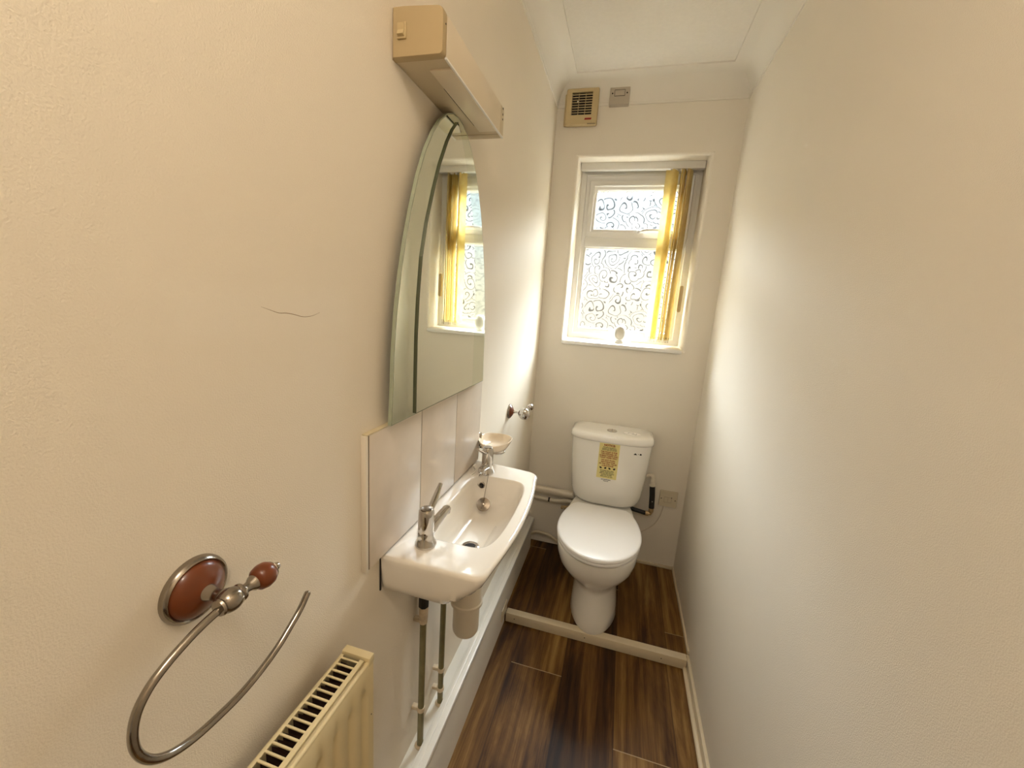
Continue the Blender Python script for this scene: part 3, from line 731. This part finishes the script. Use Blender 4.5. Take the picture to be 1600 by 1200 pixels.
# trap and supply pipes under the basin
tr_ = thing('bottle_trap', 'white plastic bottle trap hanging under the hand basin', 'waste trap', (.10, .855, .50))
tx, ty = .108, .852
bm = NB(); lathe(bm, (tx, ty, .512), (0, 0, 1), [(.022, 0), (.029, .003), (.0325, .010), (.0335, .02), (.0335, .085), (.034, .087)], 36); obj('trap_cup', bm, M_pipew, tr_)
bm = NB(); lathe(bm, (tx, ty, .597), (0, 0, 1), [(.037, 0), (.0405, .003), (.0405, .010), (.038, .013), (.037, .060), (.030, .075), (.024, .08), (.024, .128)], 36); obj('trap_collar', bm, M_pipew, tr_)
bm = NB(); tube(bm, smooth_path([(tx, ty, .655), (.06, ty-.004, .655), (.0, ty-.010, .655)], 6), .016, 18); obj('outlet_pipe', bm, M_pipew, tr_)
for (y, lab, clips) in ((.780, 'painted copper water pipe running down the left wall, nearest the radiator', (.580, .318)), (.900, 'painted copper water pipe down the left wall beside the bottle trap', (.318, .252))):
    wp = thing('water_pipe', lab, 'pipe', (.022, y, .2005))
    bm = NB(); tube(bm, [(.024, y, .2007), (.024, y, .48), (.024, y, .70), (.024, y, .735)], .0078, 16); obj('pipe', bm, M_copper, wp)
    bm = NB(); lathe(bm, (.024, y, .2006), (0, 0, 1), [(.013, 0), (.014, .003), (.010, .006)], 20); obj('pipe_collar', bm, M_clip, wp)
    for z in clips:
        bm = NB(); box(bm, .0, .020, y-.006, y+.006, z-.005, z+.005, .001); lathe(bm, (.024, y, z-.006), (0, 0, 1), [(.0095, 0), (.0105, .003), (.0105, .009), (.0095, .012)], 20); obj('pipe_clip', bm, M_clip, wp)
    if y < .85:
        bm = NB(); lathe(bm, (.024, y, .618), (0, 0, 1), [(.010, 0), (.0125, .003), (.0125, .045), (.010, .048)], 8); obj('compression_nut', bm, M_black, wp)
        bm = NB(); lathe(bm, (.024, y, .584), (0, 0, 1), [(.009, 0), (.011, .003), (.011, .03), (.009, .033)], 20); obj('pipe_socket', bm, M_clip, wp)

# ------------------------------------------------------------------ rosette fittings
def rosette(parent, c, r, depth=.020):
    bm = NB(); lathe(bm, c, (1, 0, 0), [(r, 0), (r*1.0, .003), (r*.97, .0065), (r*.90, .0085), (r*.84, .007)], 44); obj('backplate_rim', bm, M_chrome_old, parent)
    bm = NB(); lathe(bm, c, (1, 0, 0), [(r*.86, .004), (r*.84, .008), (r*.72, .0125), (r*.5, .0165), (r*.30, .0195), (r*.2, .021)], 44); obj('rosette', bm, M_wood, parent)
tr2 = thing('towel_ring', 'chrome open towel ring with mahogany rosette and ball, above the radiator', 'towel ring', (0, .285, 1.0))
c0 = Vector((0, .283, 1.031)); rosette(tr2, c0, .0350)
bm = NB(); lathe(bm, c0, (1, 0, 0), [(.0085, .017), (.0085, .022), (.0065, .026), (.006, .034), (  .0088, .040), (.008, .045)], 24); obj('post', bm, M_chrome_old, tr2)
hb = Vector((.0500, .283, 1.0305))
bm = NB(); lathe(bm, hb-Vector((0, .0145, 0)), (0, 1, 0), [(.0045, 0), (.0085, .0008), (.0095, .003), (.0085, .005), (.0105, .007), (.0118, .011), (.0122, .0145), (.0118, .018), (.0105, .022), (.0085, .024), (.0098, .0255), (.0095, .0275), (.0065, .029), (.0052, .033), (.0058, .037), (.0085, .041), (.0088, .0425), (.0070, .044)], 28); obj('hub', bm, M_chrome_old, tr2)
bc = hb+Vector((0, .037, 0))
bm = NB(); lathe(bm, bc-Vector((0, .009, 0)), (0, 1, 0), [(.004, 0), (.0088, .0012), (.0125, .005), (.0142, .0115), (.0134, .018), (.0104, .0228), (.0065, .0250)], 30); obj('wooden_ball', bm, M_wood, tr2)
bm = NB(); lathe(bm, bc+Vector((0, .0140, 0)), (0, 1, 0), [(.0092, 0), (.0098, .0012), (.0075, .003), (.0032, .0042), (.0028, .0055), (.0044, .0075), (.0036, .0100), (.0008, .011)], 20); obj('finial', bm, M_chrome_old, tr2)
rp_ = [(.275, 1.0285), (.262, 1.027), (.250, 1.0245), (.237, 1.0205), (.220, 1.0135), (.205, 1.004), (.194, .990), (.189, .972), (.190, .953), (.197, .936), (.208, .9235), (.222, .9155), (.240, .9105), (.262, .9085), (.287, .9085), (.313, .9135), (.338, .9225), (.358, .9345), (.374, .9455), (.388, .960)]
P_ = smooth_path([(.050, y, z) for y, z in rp_], 6)
bm = NB(); tube(bm, P_, .0040, 16); lathe(bm, P_[-1], (0, .66, .75), [(.0040, -.0005), (.003, .0012), (.001, .0022)], 16); obj('ring', bm, M_chrome_old, tr2)

hk = thing('toilet_roll_holder', 'small chrome and mahogany toilet roll holder on the left wall near the cistern', 'toilet roll holder', (0, 1.553, .89))
c1 = Vector((0, 1.553, .916)); rosette(hk, c1, .030)
bm = NB(); lathe(bm, c1, (1, 0, 0), [(.0075, .017), (.0055, .022), (.004, .028), (.004, .05), (.006, .056)], 20); obj('post', bm, M_chrome, hk)
h2 = c1+Vector((.066, 0, 0))
bm = NB(); lathe(bm, h2-Vector((0, .040, 0)), (0, 1, 0), [(.002, 0), (.008, .001), (.0115, .005), (.0112, .010), (.008, .014), (.0085, .017), (.017, .019), (.0225, .024), (.0245, .032), (.0230, .040), (.016, .047), (.008, .050), (.007, .06)], 32); obj('hub', bm, M_chrome, hk)
bm = NB(); lathe(bm, h2+Vector((0, .018, 0)), (0, 1, 0), [(.003, 0), (.010, .002), (.0125, .008), (.010, .016), (.005, .018)], 22); obj('wooden_ball', bm, M_wood, hk)
bm = NB(); tube(bm, [h2+Vector((0, .03, 0)), h2+Vector((0, .11, 0))], .0035, 12); lathe(bm, h2+Vector((0, .10, 0)), (0, 1, 0), [(.004, 0), (.013, .003), (.0145, .010), (.011, .018), (.003, .020)], 20); obj('roll_bar', bm, M_chrome, hk)

# ------------------------------------------------------------------ soap dish
sd = thing('soap_dish', 'cream oval soap dish in a chrome wall bracket beyond the basin', 'soap dish', (0, 1.185, .875))
dc = Vector((.056, 1.195, .878))
def dish(bm, rings_, n=44):
    R = []
    for rx_, ry_, z in rings_:
        R.append([Vector((dc.x+rx_*math.cos(2*PI*k/n), dc.y+ry_*1.16*math.sin(2*PI*k/n), z + (.003 if rx_ > .04 else 0)*math.cos(4*PI*k/n))) for k in range(n)])
    loft(bm, R)
bm = NB(); dish(bm, [(.020, .022, .880), (.026, .029, .8815), (.037, .041, .889), (.046, .051, .900), (.052, .057, .912), (.0535, .0585, .9175), (.052, .057, .919), (.050, .055, .9175), (.046, .051, .909), (.038, .043, .900), (.025, .028, .8935), (.010, .012, .892)]); obj('dish', bm, M_dish, sd)
bm = NB(); tube(bm, [dc+Vector((.032*math.cos(a), .034*math.sin(a), .002)) for a in [2*PI*k/40 for k in range(41)]], .0025, 10); tube(bm, [dc+Vector((-.032, 0, .002)), dc+Vector((-.052, 0, .004))], .0035, 10); obj('holder_ring', bm, M_chrome, sd)
bm = NB(); lathe(bm, (0, 1.190, .905), (1, 0, 0), [(.029, 0), (.029, .003), (.026, .006), (.012, .0085), (.006, .010)], 32); obj('wall_plate', bm, M_chrome, sd)
bm = NB(); tube(bm, smooth_path([(.006, 1.19, .905), (.012, 1.19, .897), (.014, 1.19, .886), (.022, 1.19, .882)], 5), .004, 10); obj('bracket_arm', bm, M_chrome, sd)

# ------------------------------------------------------------------ radiator
ra = thing('radiator', 'cream panel radiator with a slotted top grille on the left wall', 'radiator', (.052, .25, .20))
RY0, RY1, RX0, RX1, RZ0, RZ1 = -.10, .493, .028, .078, .20, .772
bm = NB()
# front panel with pressed vertical channels
pitch = .0333; n = int((RY1-.02-RY0)/pitch); cols = []
ys = []; 
nstep = 10
yv = []
y = RY1
yv.append((y, 0))
first = RY1-.012
k = 0
while first-k*pitch > RY0+.02:
    yc = first-.012-k*pitch
    for dy_, dp in ((.012, 0), (.008, 0.0), (.005, .35), (.002, .9), (-.001, 1), (-.004, .9), (-.007, .35), (-.010, 0)):
        yv.append((yc+dy_, dp))
    k += 1
yv.append((RY0, 0))
yv = sorted(set(yv), key=lambda q: -q[0])
zr_ = [(RZ0, 0), (RZ0+.03, 0), (RZ0+.05, .6), (RZ0+.06, 1), (RZ1-.070, 1), (RZ1-.058, .8), (RZ1-.048, 0), (RZ1-.012, 0), (RZ1-.007, -.15)]
R = []
for z, g in zr_:
    row = [Vector((RX1 - max(g, 0)*d_*.0075 + (-.0015 if g < 0 else 0), y, z)) for y, d_ in yv]
    R.append(row)
loft(bm, R, False, False, closed=False)
box(bm, RX1-.012, RX1-.0065, RY0, RY1, RZ0, RZ1-.0075)
obj('front_panel', bm, M_rad, ra, angle=50)
bm = NB(); tube(bm, [(RX1-.0030, RY0, RZ1-.007), (RX1-.0030, RY1-.001, RZ1-.007)], .0032, 10); obj('seam_rail', bm, M_rad, ra)
bm = NB(); box(bm, RX0, RX0+.0012, RY0, RY1, RZ0, RZ1, 0); obj('back_panel', bm, M_rad, ra)
bm = NB(); box(bm, RX0, RX0+.0055, RY0, RY1-.014, RZ1-.0025, RZ1, .0006, 1); box(bm, RX1-.015, RX1-.0075, RY0, RY1-.014, RZ1-.0025, RZ1, .0006, 1)
y = RY1-.020; sp = .0113
while y > RY0:
    box(bm, RX0+.004, RX1-.012, y-.0015, y+.0015, RZ1-.0025, RZ1-.0002, .0004, 1); y -= sp
obj('top_grille', bm, M_rad, ra)
bm = NB(); box(bm, RX0-.001, RX1+.001, RY1-.012, RY1+.0012, RZ1-.011, RZ1+.003, .0012); obj('end_cap', bm, M_rad, ra)
bm = NB(); box(bm, RX0+.001, RX1-.006, RY1-.003, RY1, RZ0, RZ1-.012); obj('side_panel', bm, M_rad, ra, smooth=False)
bm = NB()
P_ = []
y = RY0
R0 = []; tt = 0
while y < RY1-.02:
    P_.append((y, .032 if tt % 2 else .066)); y += .0045; tt += 1
loft(bm, [[Vector((x, yy, z)) for yy, x in P_] for z in (RZ0+.03, RZ1-.007)], False, False, closed=False); obj('convector_fins', bm, mat('shaded_brown_fins', lin(58, 32, 20), .7, mottle=.4, mscale=80), ra, smooth=False)  # dark brown puts the shade inside the radiator into the fin colour
bm = NB(); lathe(bm, (RX1-.0005, RY1-.006, .66), (1, 0, 0), [(.0012, 0), (.0012, .0008)], 10); obj('paint_chip', bm, M_dark, ra)
for y in (.05, .40):
    bm = NB(); box(bm, 0.0, RX0+.0005, y-.015, y+.015, .25, .70, .001); obj('wall_bracket', bm, M_rad, ra)

# ------------------------------------------------------------------ toilet
to = thing('toilet', 'white close-coupled toilet with a yellow notice sticker on its cistern', 'toilet', (.425, 1.75, .04))
TCX = .421
def cist_ring(hw, yf, yside, z, yb=D-.012, e=.55, n=40):
    pts = []
    for k in range(n+1):
        th = PI*k/n; c, s = math.cos(th), math.sin(th)
        pts.append(Vector((TCX + hw*(1 if c > 0 else -1)*abs(c)**e, yside - (yside-yf)*abs(s)**.9, z)))
    pts.append(Vector((TCX-hw, yb-.01, z))); pts.append(Vector((TCX-hw+.01, yb, z)))
    pts.append(Vector((TCX+hw-.01, yb, z))); pts.append(Vector((TCX+hw, yb-.01, z)))
    return pts
bm = NB()
loft(bm, [cist_ring(*a) for a in ((.085, 1.925, 1.965, .405), (.115, 1.908, 1.96, .407), (.140, 1.898, 1.958, .414), (.155, 1.893, 1.955, .428), (.164, 1.889, 1.953, .448), (.170, 1.886, 1.952, .475), (.177, 1.886, 1.95, .55), (.184, 1.884, 1.948, .64), (.1885, 1.882, 1.946, .734))])
ci = obj('cistern', bm, M_ceramic, to, angle=60)
bm = NB()
loft(bm, [cist_ring(*a) for a in ((.1905, 1.882, 1.944, .7345), (.1945, 1.878, 1.942, .737), (.196, 1.876, 1.941, .745), (.196, 1.876, 1.941, .752), (.193, 1.879, 1.943, .764), (.187, 1.884, 1.948, .7705), (.175, 1.893, 1.953, .7745), (.13, 1.925, 1.965, .7765))])
cl = obj('cistern_lid', bm, M_ceramic, to, angle=60)
bm = NB(); lathe(bm, (.418, 1.950, .7758), (0, 0, 1), [(.024, 0), (.024, .003), (.0215, .0045), (.020, .0035), (.019, .005), (.010, .0058), (.001, .006)], 32); fb = obj('flush_button', bm, M_chrome, cl)
bm = NB(); box(bm, .417, .4185, 1.931, 1.969, .7811, .7819); obj('button_split', bm, M_dark, fb, smooth=False)
n = 28
bm = NB(); loft(bm, [[Vector((.512+.040*math.cos(2*PI*k/n), 1.947+.022*math.sin(2*PI*k/n), z)) for k in range(n)] for z in (.7740, .7776)]); st = obj('button_sticker', bm, mat('white_label', lin(240, 234, 228), .5), cl)
bm = NB()
for (dx_, dy_, a_, l_) in ((-.016, .004, .9, .012), (-.006, .006, -.2, .010), (.004, .009, .1, .008), (0.004, -.006, .5, .012), (.014, -.008, -.3, .012), (.020, .004, .2, .006)):
    c_ = Vector((.512+dx_, 1.947+dy_, .7776)); d_ = Vector((math.cos(a_), math.sin(a_), 0))*l_*.5; w_ = Vector((-math.sin(a_), math.cos(a_), 0))*.0014
    loft(bm, [[c_-d_-w_+Vector((0, 0, q)), c_+d_-w_+Vector((0, 0, q)), c_+d_+w_+Vector((0, 0, q)), c_-d_+w_+Vector((0, 0, q))] for q in (0, .0004)])
obj('sticker_diagram', bm, M_inkb, st, smooth=False)

# notice sticker curved over the cistern front
def front_y(x, z):
    T = ((.448, .164, 1.889, 1.953), (.475, .170, 1.886, 1.952), (.55, .177, 1.886, 1.95), (.64, .184, 1.884, 1.948), (.734, .1885, 1.882, 1.946))
    for a, b in zip(T, T[1:]):
        if z <= b[0] or b is T[-1]:
            q = (z-a[0])/(b[0]-a[0]); hw, yf, ysd = [a[i]+(b[i]-a[i])*q for i in (1, 2, 3)]; break
    u_ = min(abs(x-TCX)/hw, 1)
    c = u_**(1/.55); s = math.sqrt(max(1-c*c, 0))
    return ysd-(ysd-yf)*s**.9
def on_front(me, cx, cz, lift):
    for v in me.vertices:
        x = cx+v.co.x; z = cz+v.co.y; d = v.co.z
        v.co = Vector((x, front_y(x, z)-lift-d, z))
    return me
bm = NB(); SX0, SX1, SZ0, SZ1 = .369, .463, .556, .7325
R = []
for j in range(13):
    z = SZ0+(SZ1-SZ0)*j/12
    R.append([Vector((x, front_y(x, z)-.0004, z)) for x in [SX0+(SX1-SX0)*i/12 for i in range(13)]])
loft(bm, R, False, False, closed=False); ns = obj('notice_sticker', bm, M_sticky, to)
ns['label'] = 'yellow notice sticker with red and black printing'
lines = [('NOTICE:', .0135, .7235, 1), ('This toilet is connected to a', .0052, .7130, 0), ('macerator unit. Please read the', .0052, .7068, 0), ('following before using the toilet', .0052, .7006, 0),
         ('THE TOILET IS FOR',   .0088, .6900, 1), ('THE DISPOSAL OF',   .0088, .6805, 1), ('HUMAN WASTE AND',   .0088, .6710, 1), ('TOILET PAPER ONLY',   .0088, .6615, 1),
         ('DO NOT FLUSH',   .0088, .6490, 1), ('ANYTHING ELSE',   .0088, .6395, 1), ('AS THIS WILL CAUSE',   .0088, .6300, 1), ('A BLOCKAGE',   .0088, .6205, 1),
         ('No sanitary items, wipes,', .0062, .5960, 0), ('nappies, cotton wool, or', .0062, .5888, 0), ('other such items should be', .0062, .5816, 0), ('put down the toilet', .0062, .5744, 0), ('thank you for your care', .0058, .5665, 0), ('and consideration.', .0062, .5505, 0), ('Thank you', .0056, .5430, 0)]
for s, size, z, red in lines:
    me = text_mesh(s, size, .0001)
    wmax = max((abs(v.co.x) for v in me.vertices), default=.01)
    k = min(1.0, .0445/wmax)
    for v in me.vertices: v.co.x *= k; v.co.y *= 1.05
    on_front(me, .416, z, .0008); link('sticker_text', me, M_inkr if red else M_inkb, ns)
bm = NB()
for i, x in enumerate((.385, .4055, .4265, .447)):
    for (dx_, dz_, r_) in ((0, 0, .0042), (.004 if i % 2 else -.003, .003, .0026), (.003, -.001, .0028)):
        q = Vector((x+dx_, 0, .6085+dz_)); 
        loft(bm, [[Vector((q.x+r_*math.cos(2*PI*k/10), front_y(q.x, q.z)-l_, q.z+r_*math.sin(2*PI*k/10))) for k in range(10)] for l_ in (.0006, .0010)])
obj('sticker_symbols', bm, M_inkb, ns, smooth=False)
bm = NB()
for (x0, z0, pts) in ((.527, .6945, [(0, 0), (.016, 0), (.010, .0075), (.006, .008)]), (.5465, .6975, [(0, 0), (.004, 0), (.004, .0025), (0, .0025)]), (.554, .6935, [(0, 0.002), (.006, 0), (.010, .002), (.009, .007), (.003, .009), (0.001, .006)])):
    loft(bm, [[Vector((x0+a, front_y(x0+a, z0+b)-l_, z0+b)) for a, b in pts] for l_ in (-.0005, .0006)])
obj('maker_mark', bm, M_inkb, to, smooth=False)

# pan, seat and lid
def pan_ring(hw, yf, yb, z, hb=None, ymid=None, cx=.418, n=48):
    """D-shaped outline: elliptic front, narrower squared back"""
    hb = hb if hb else hw*.72
    ymid = ymid if ymid else yf+(yb-yf)*.46
    pts = []
    for k in range(n//2+1):                       # front half, from +x round to -x
        th = PI*k/(n//2); pts.append(Vector((cx+hw*math.cos(th), ymid-(ymid-yf)*math.sin(th), z)))
    m_ = n//4
    kk = math.sqrt(max(1-(hb/hw)**2, 0))
    def side(q):   # q 0..1 from ymid to yb
        return hw*math.sqrt(1-(kk*q)**2)
    for k in range(1, m_):
        q = k/m_; pts.append(Vector((cx-side(q), ymid+(yb-ymid)*q, z)))
    pts.append(Vector((cx-hb+.010, yb, z))); pts.append(Vector((cx+hb-.010, yb, z)))
    for k in range(m_-1, 0, -1):
        q = k/m_; pts.append(Vector((cx+side(q), ymid+(yb-ymid)*q, z)))
    return pts
bm = NB()
loft(bm, [pan_ring(.098, 1.482, 1.90, .0402, .092, cx=.424), pan_ring(.102, 1.478, 1.90, .05, .095, cx=.424), pan_ring(.098, 1.484, 1.90, .09, .09, cx=.423), pan_ring(.094, 1.495, 1.90, .15, .088, cx=.421),
          pan_ring(.093, 1.503, 1.90, .20, .088, cx=.419), pan_ring(.098, 1.500, 1.90, .228, .090, cx=.417), pan_ring(.116, 1.480, 1.90, .250, .095, cx=.416), pan_ring(.140, 1.455, 1.90, .280, .10, ymid=1.63, cx=.414),
          pan_ring(.157, 1.433, 1.92, .312, .11, ymid=1.62, cx=.412), pan_ring(.167, 1.418, 1.94, .350, .12, ymid=1.62, cx=.411), pan_ring(.170, 1.409, 2.0, .385, .125, ymid=1.62, cx=.411), pan_ring(.169, 1.408, 2.0, .400, .125, ymid=1.62, cx=.411), pan_ring(.162, 1.416, 2.0, .4045, .12, ymid=1.62, cx=.411)])
obj('pan', bm, M_ceramic, to, angle=60)
bm = NB()
loft(bm, [pan_ring(.169, 1.400, 1.80, .4085, .122, ymid=1.617, cx=.411), pan_ring(.1725, 1.396, 1.805, .411, .125, ymid=1.617, cx=.411), pan_ring(.1725, 1.396, 1.805, .421, .125, ymid=1.617, cx=.411), pan_ring(.170, 1.399, 1.80, .4235, .122, ymid=1.617, cx=.411)])
obj('seat', bm, M_seat, to, angle=60)
bm = NB()
loft(bm, [pan_ring(.170, 1.396, 1.825, .4265, .120, ymid=1.617, cx=.411), pan_ring(.1745, 1.391, 1.829, .429, .123, ymid=1.617, cx=.411), pan_ring(.1745, 1.391, 1.829, .436, .123, ymid=1.617, cx=.411), pan_ring(.1715, 1.394, 1.826, .4395, .120, ymid=1.617, cx=.411), pan_ring(.164, 1.402, 1.820, .4410, .114, ymid=1.617, cx=.411), pan_ring(.10, 1.47, 1.77, .4420, .07, ymid=1.617, cx=.411)])
obj('toilet_lid', bm, M_seat, to, angle=60)
for x in (.352, .474):
    bm = NB(); box(bm, x-.014, x+.014, 1.812, 1.845, .404, .432, .006); obj('hinge', bm, M_seat, to)

# pipework behind the toilet
wp = thing('waste_pipe', 'thick white waste pipe on the back wall, left of the cistern', 'pipe', (.13, 2.04, .345))
bm = NB(); tube(bm, [(0.002, 2.040, .372), (.262, 2.040, .366)], .0185, 22); obj('pipe', bm, M_pipew, wp)
bm = NB(); lathe(bm, (.205, 2.040, .3665), (1, 0, 0), [(.0185, 0), (.0205, .001), (.0205, .05), (.0185, .051)], 22); obj('coupling', bm, M_pipew, wp)
wp = thing('water_pipe', 'thin cream pipe with a dark joint below the thick waste pipe', 'pipe', (.13, 2.045, .30))
bm = NB(); tube(bm, smooth_path([(.002, 2.045, .318), (.07, 2.045, .316), (.14, 2.045, .312), (.18, 2.042, .316), (.215, 2.040, .326), (.25, 2.035, .328), (.30, 2.03, .318)], 5), .0105, 16); obj('pipe', bm, M_pipew, wp)
bm = NB(); tube(bm, [(.126, 2.045, .313), (.135, 2.045, .3125)], .0122, 16); obj('joint', bm, M_black, wp)
bm = NB(); tube(bm, smooth_path([(.20, 2.05, .285), (.24, 2.045, .290), (.27, 2.03, .285)], 5), .006, 12)
for x in (.205, .222): lathe(bm, (x, 2.055, .283), (0, -1, 0), [(.0065, 0), (.0065, .02), (.003, .022)], 12)
obj('isolating_valve', bm, M_brass, wp)
wp = tag(None or obj('floor_pipe', tube(NB(), smooth_path([(.045, 2.035, .095), (.07, 2.038, .110), (.10, 2.04, .112), (.15, 2.04, .104), (.20, 2.03, .082), (.24, 2.0, .060), (.27, 1.96, .050)], 6), .0085, 14), M_cream), 'thin cream pipe curving along the floor behind the toilet pan', 'pipe')
vp = thing('feed_pipe', 'dark insulated water feed pipe with white elbow, right of the cistern', 'pipe', (.65, 2.02, .35))
bm = NB(); tube(bm, smooth_path([(.612, 2.035, .545), (.628, 2.033, .552), (.640, 2.03, .545), (.643, 2.028, .525), (.644, 2.026, .505)], 5), [.010]*14+[.012]*7, 18)
lathe(bm, (.6440, 2.026, .497), (0, 0, 1), [(.0135, 0), (.0145, .003), (.0145, .012), (.012, .015)], 20); obj('elbow', bm, M_pipew, vp)
bm = NB(); tube(bm, [(.645, 2.024, .498), (.650, 2.020, .45), (.654, 2.018, .385)], .0135, 18); ins = obj('insulation', bm, M_black, vp)
bm = NB(); lathe(bm, (.6520, 2.005, .425), (0, -1, .1), [(.0028, 0), (.0028, .002), (.001, .003)], 12); obj('screw', bm, M_chrome, ins)
bm = NB(); lathe(bm, (.654, 2.018, .362), (0, 0, 1), [(.010, 0), (.0125, .004), (.0125, .018), (.010, .024)], 10); lathe(bm, (.626, 2.018, .352), (1, 0, 0), [(.009, 0), (.012, .004), (.012, .018), (.007, .02), (.007, .03)], 10); tube(bm, smooth_path([(.645, 2.018, .352), (.653, 2.018, .355), (.654, 2.018, .366)], 4), .008, 12); obj('brass_valve', bm, M_brass, vp)
bm = NB(); tube(bm, [(.515, 2.018, .372), (.545, 2.018, .364), (.628, 2.018, .352)], .0105, 16); obj('flexible_hose', bm, M_black, vp)

# socket with cable
sk = thing('fused_spur', 'off-white square fused spur plate low on the back wall', 'socket', (.733, D, .39))
plate(.690, .776, .386, .470, .010, M_socketp, sk, 'faceplate')
bm = NB()
for (x0, x1, z0, z1) in ((.713, .7138, .410, .438), (.748, .7488, .410, .438), (.713, .7488, .4372, .438), (.713, .7488, .410, .4108), (.731, .7316, .410, .438)): box(bm, x0, x1, D-.0104, D-.0096, z0, z1)
obj('fuse_holder_outline', bm, mat('shadow_groove', lin(140, 120, 88), .6), sk, smooth=False)
for x, z in ((.699, .4285), (.766, .4255), (.748, .4375)):
    bm = NB(); lathe(bm, (x, D-.0096, z), (0, -1, 0), [(.0026, 0), (.0026, .0008)], 12); obj('screw_head', bm, M_dark, sk)
bm = NB(); tube(bm, smooth_path([(.716, D-.004, .387), (.714, D-.004, .36), (.704, D-.003, .315), (.685, D-.003, .275), (.655, D-.003, .243), (.607, D-.003, .205), (.56, D-.003, .18)], 6), .0022, 8); cb = obj('cable', bm, M_pipew, sk)

# ------------------------------------------------------------------ added ceiling lamp, unseen behind the camera, to light the room
cl_ = thing('added_ceiling_lamp', 'round opal ceiling lamp, added out of view to light the room', 'ceiling light', (.405, -.25, ZC-.07))
bm = NB(); lathe(bm, (.405, -.25, ZC), (0, 0, -1), [(.11, 0), (.11, .012), (.10, .015)], 36); obj('lamp_base', bm, M_upvc, cl_)
bm = NB(); lathe(bm, (.405, -.25, ZC-.015), (0, 0, -1), [(.10, 0), (.10, .02), (.085, .04), (.05, .052), (.001, .056)], 36); obj('lamp_shade', bm, M_emit, cl_)
pl = bpy.data.lights.new('added_lamp_bulb', 'POINT'); pl.shadow_soft_size = .09; pl.energy = LAMP_POWER; pl.color = LAMP_COL
po = bpy.data.objects.new('added_lamp_bulb', pl); po.location = (.405, -.25, ZC-.19); COL.objects.link(po)
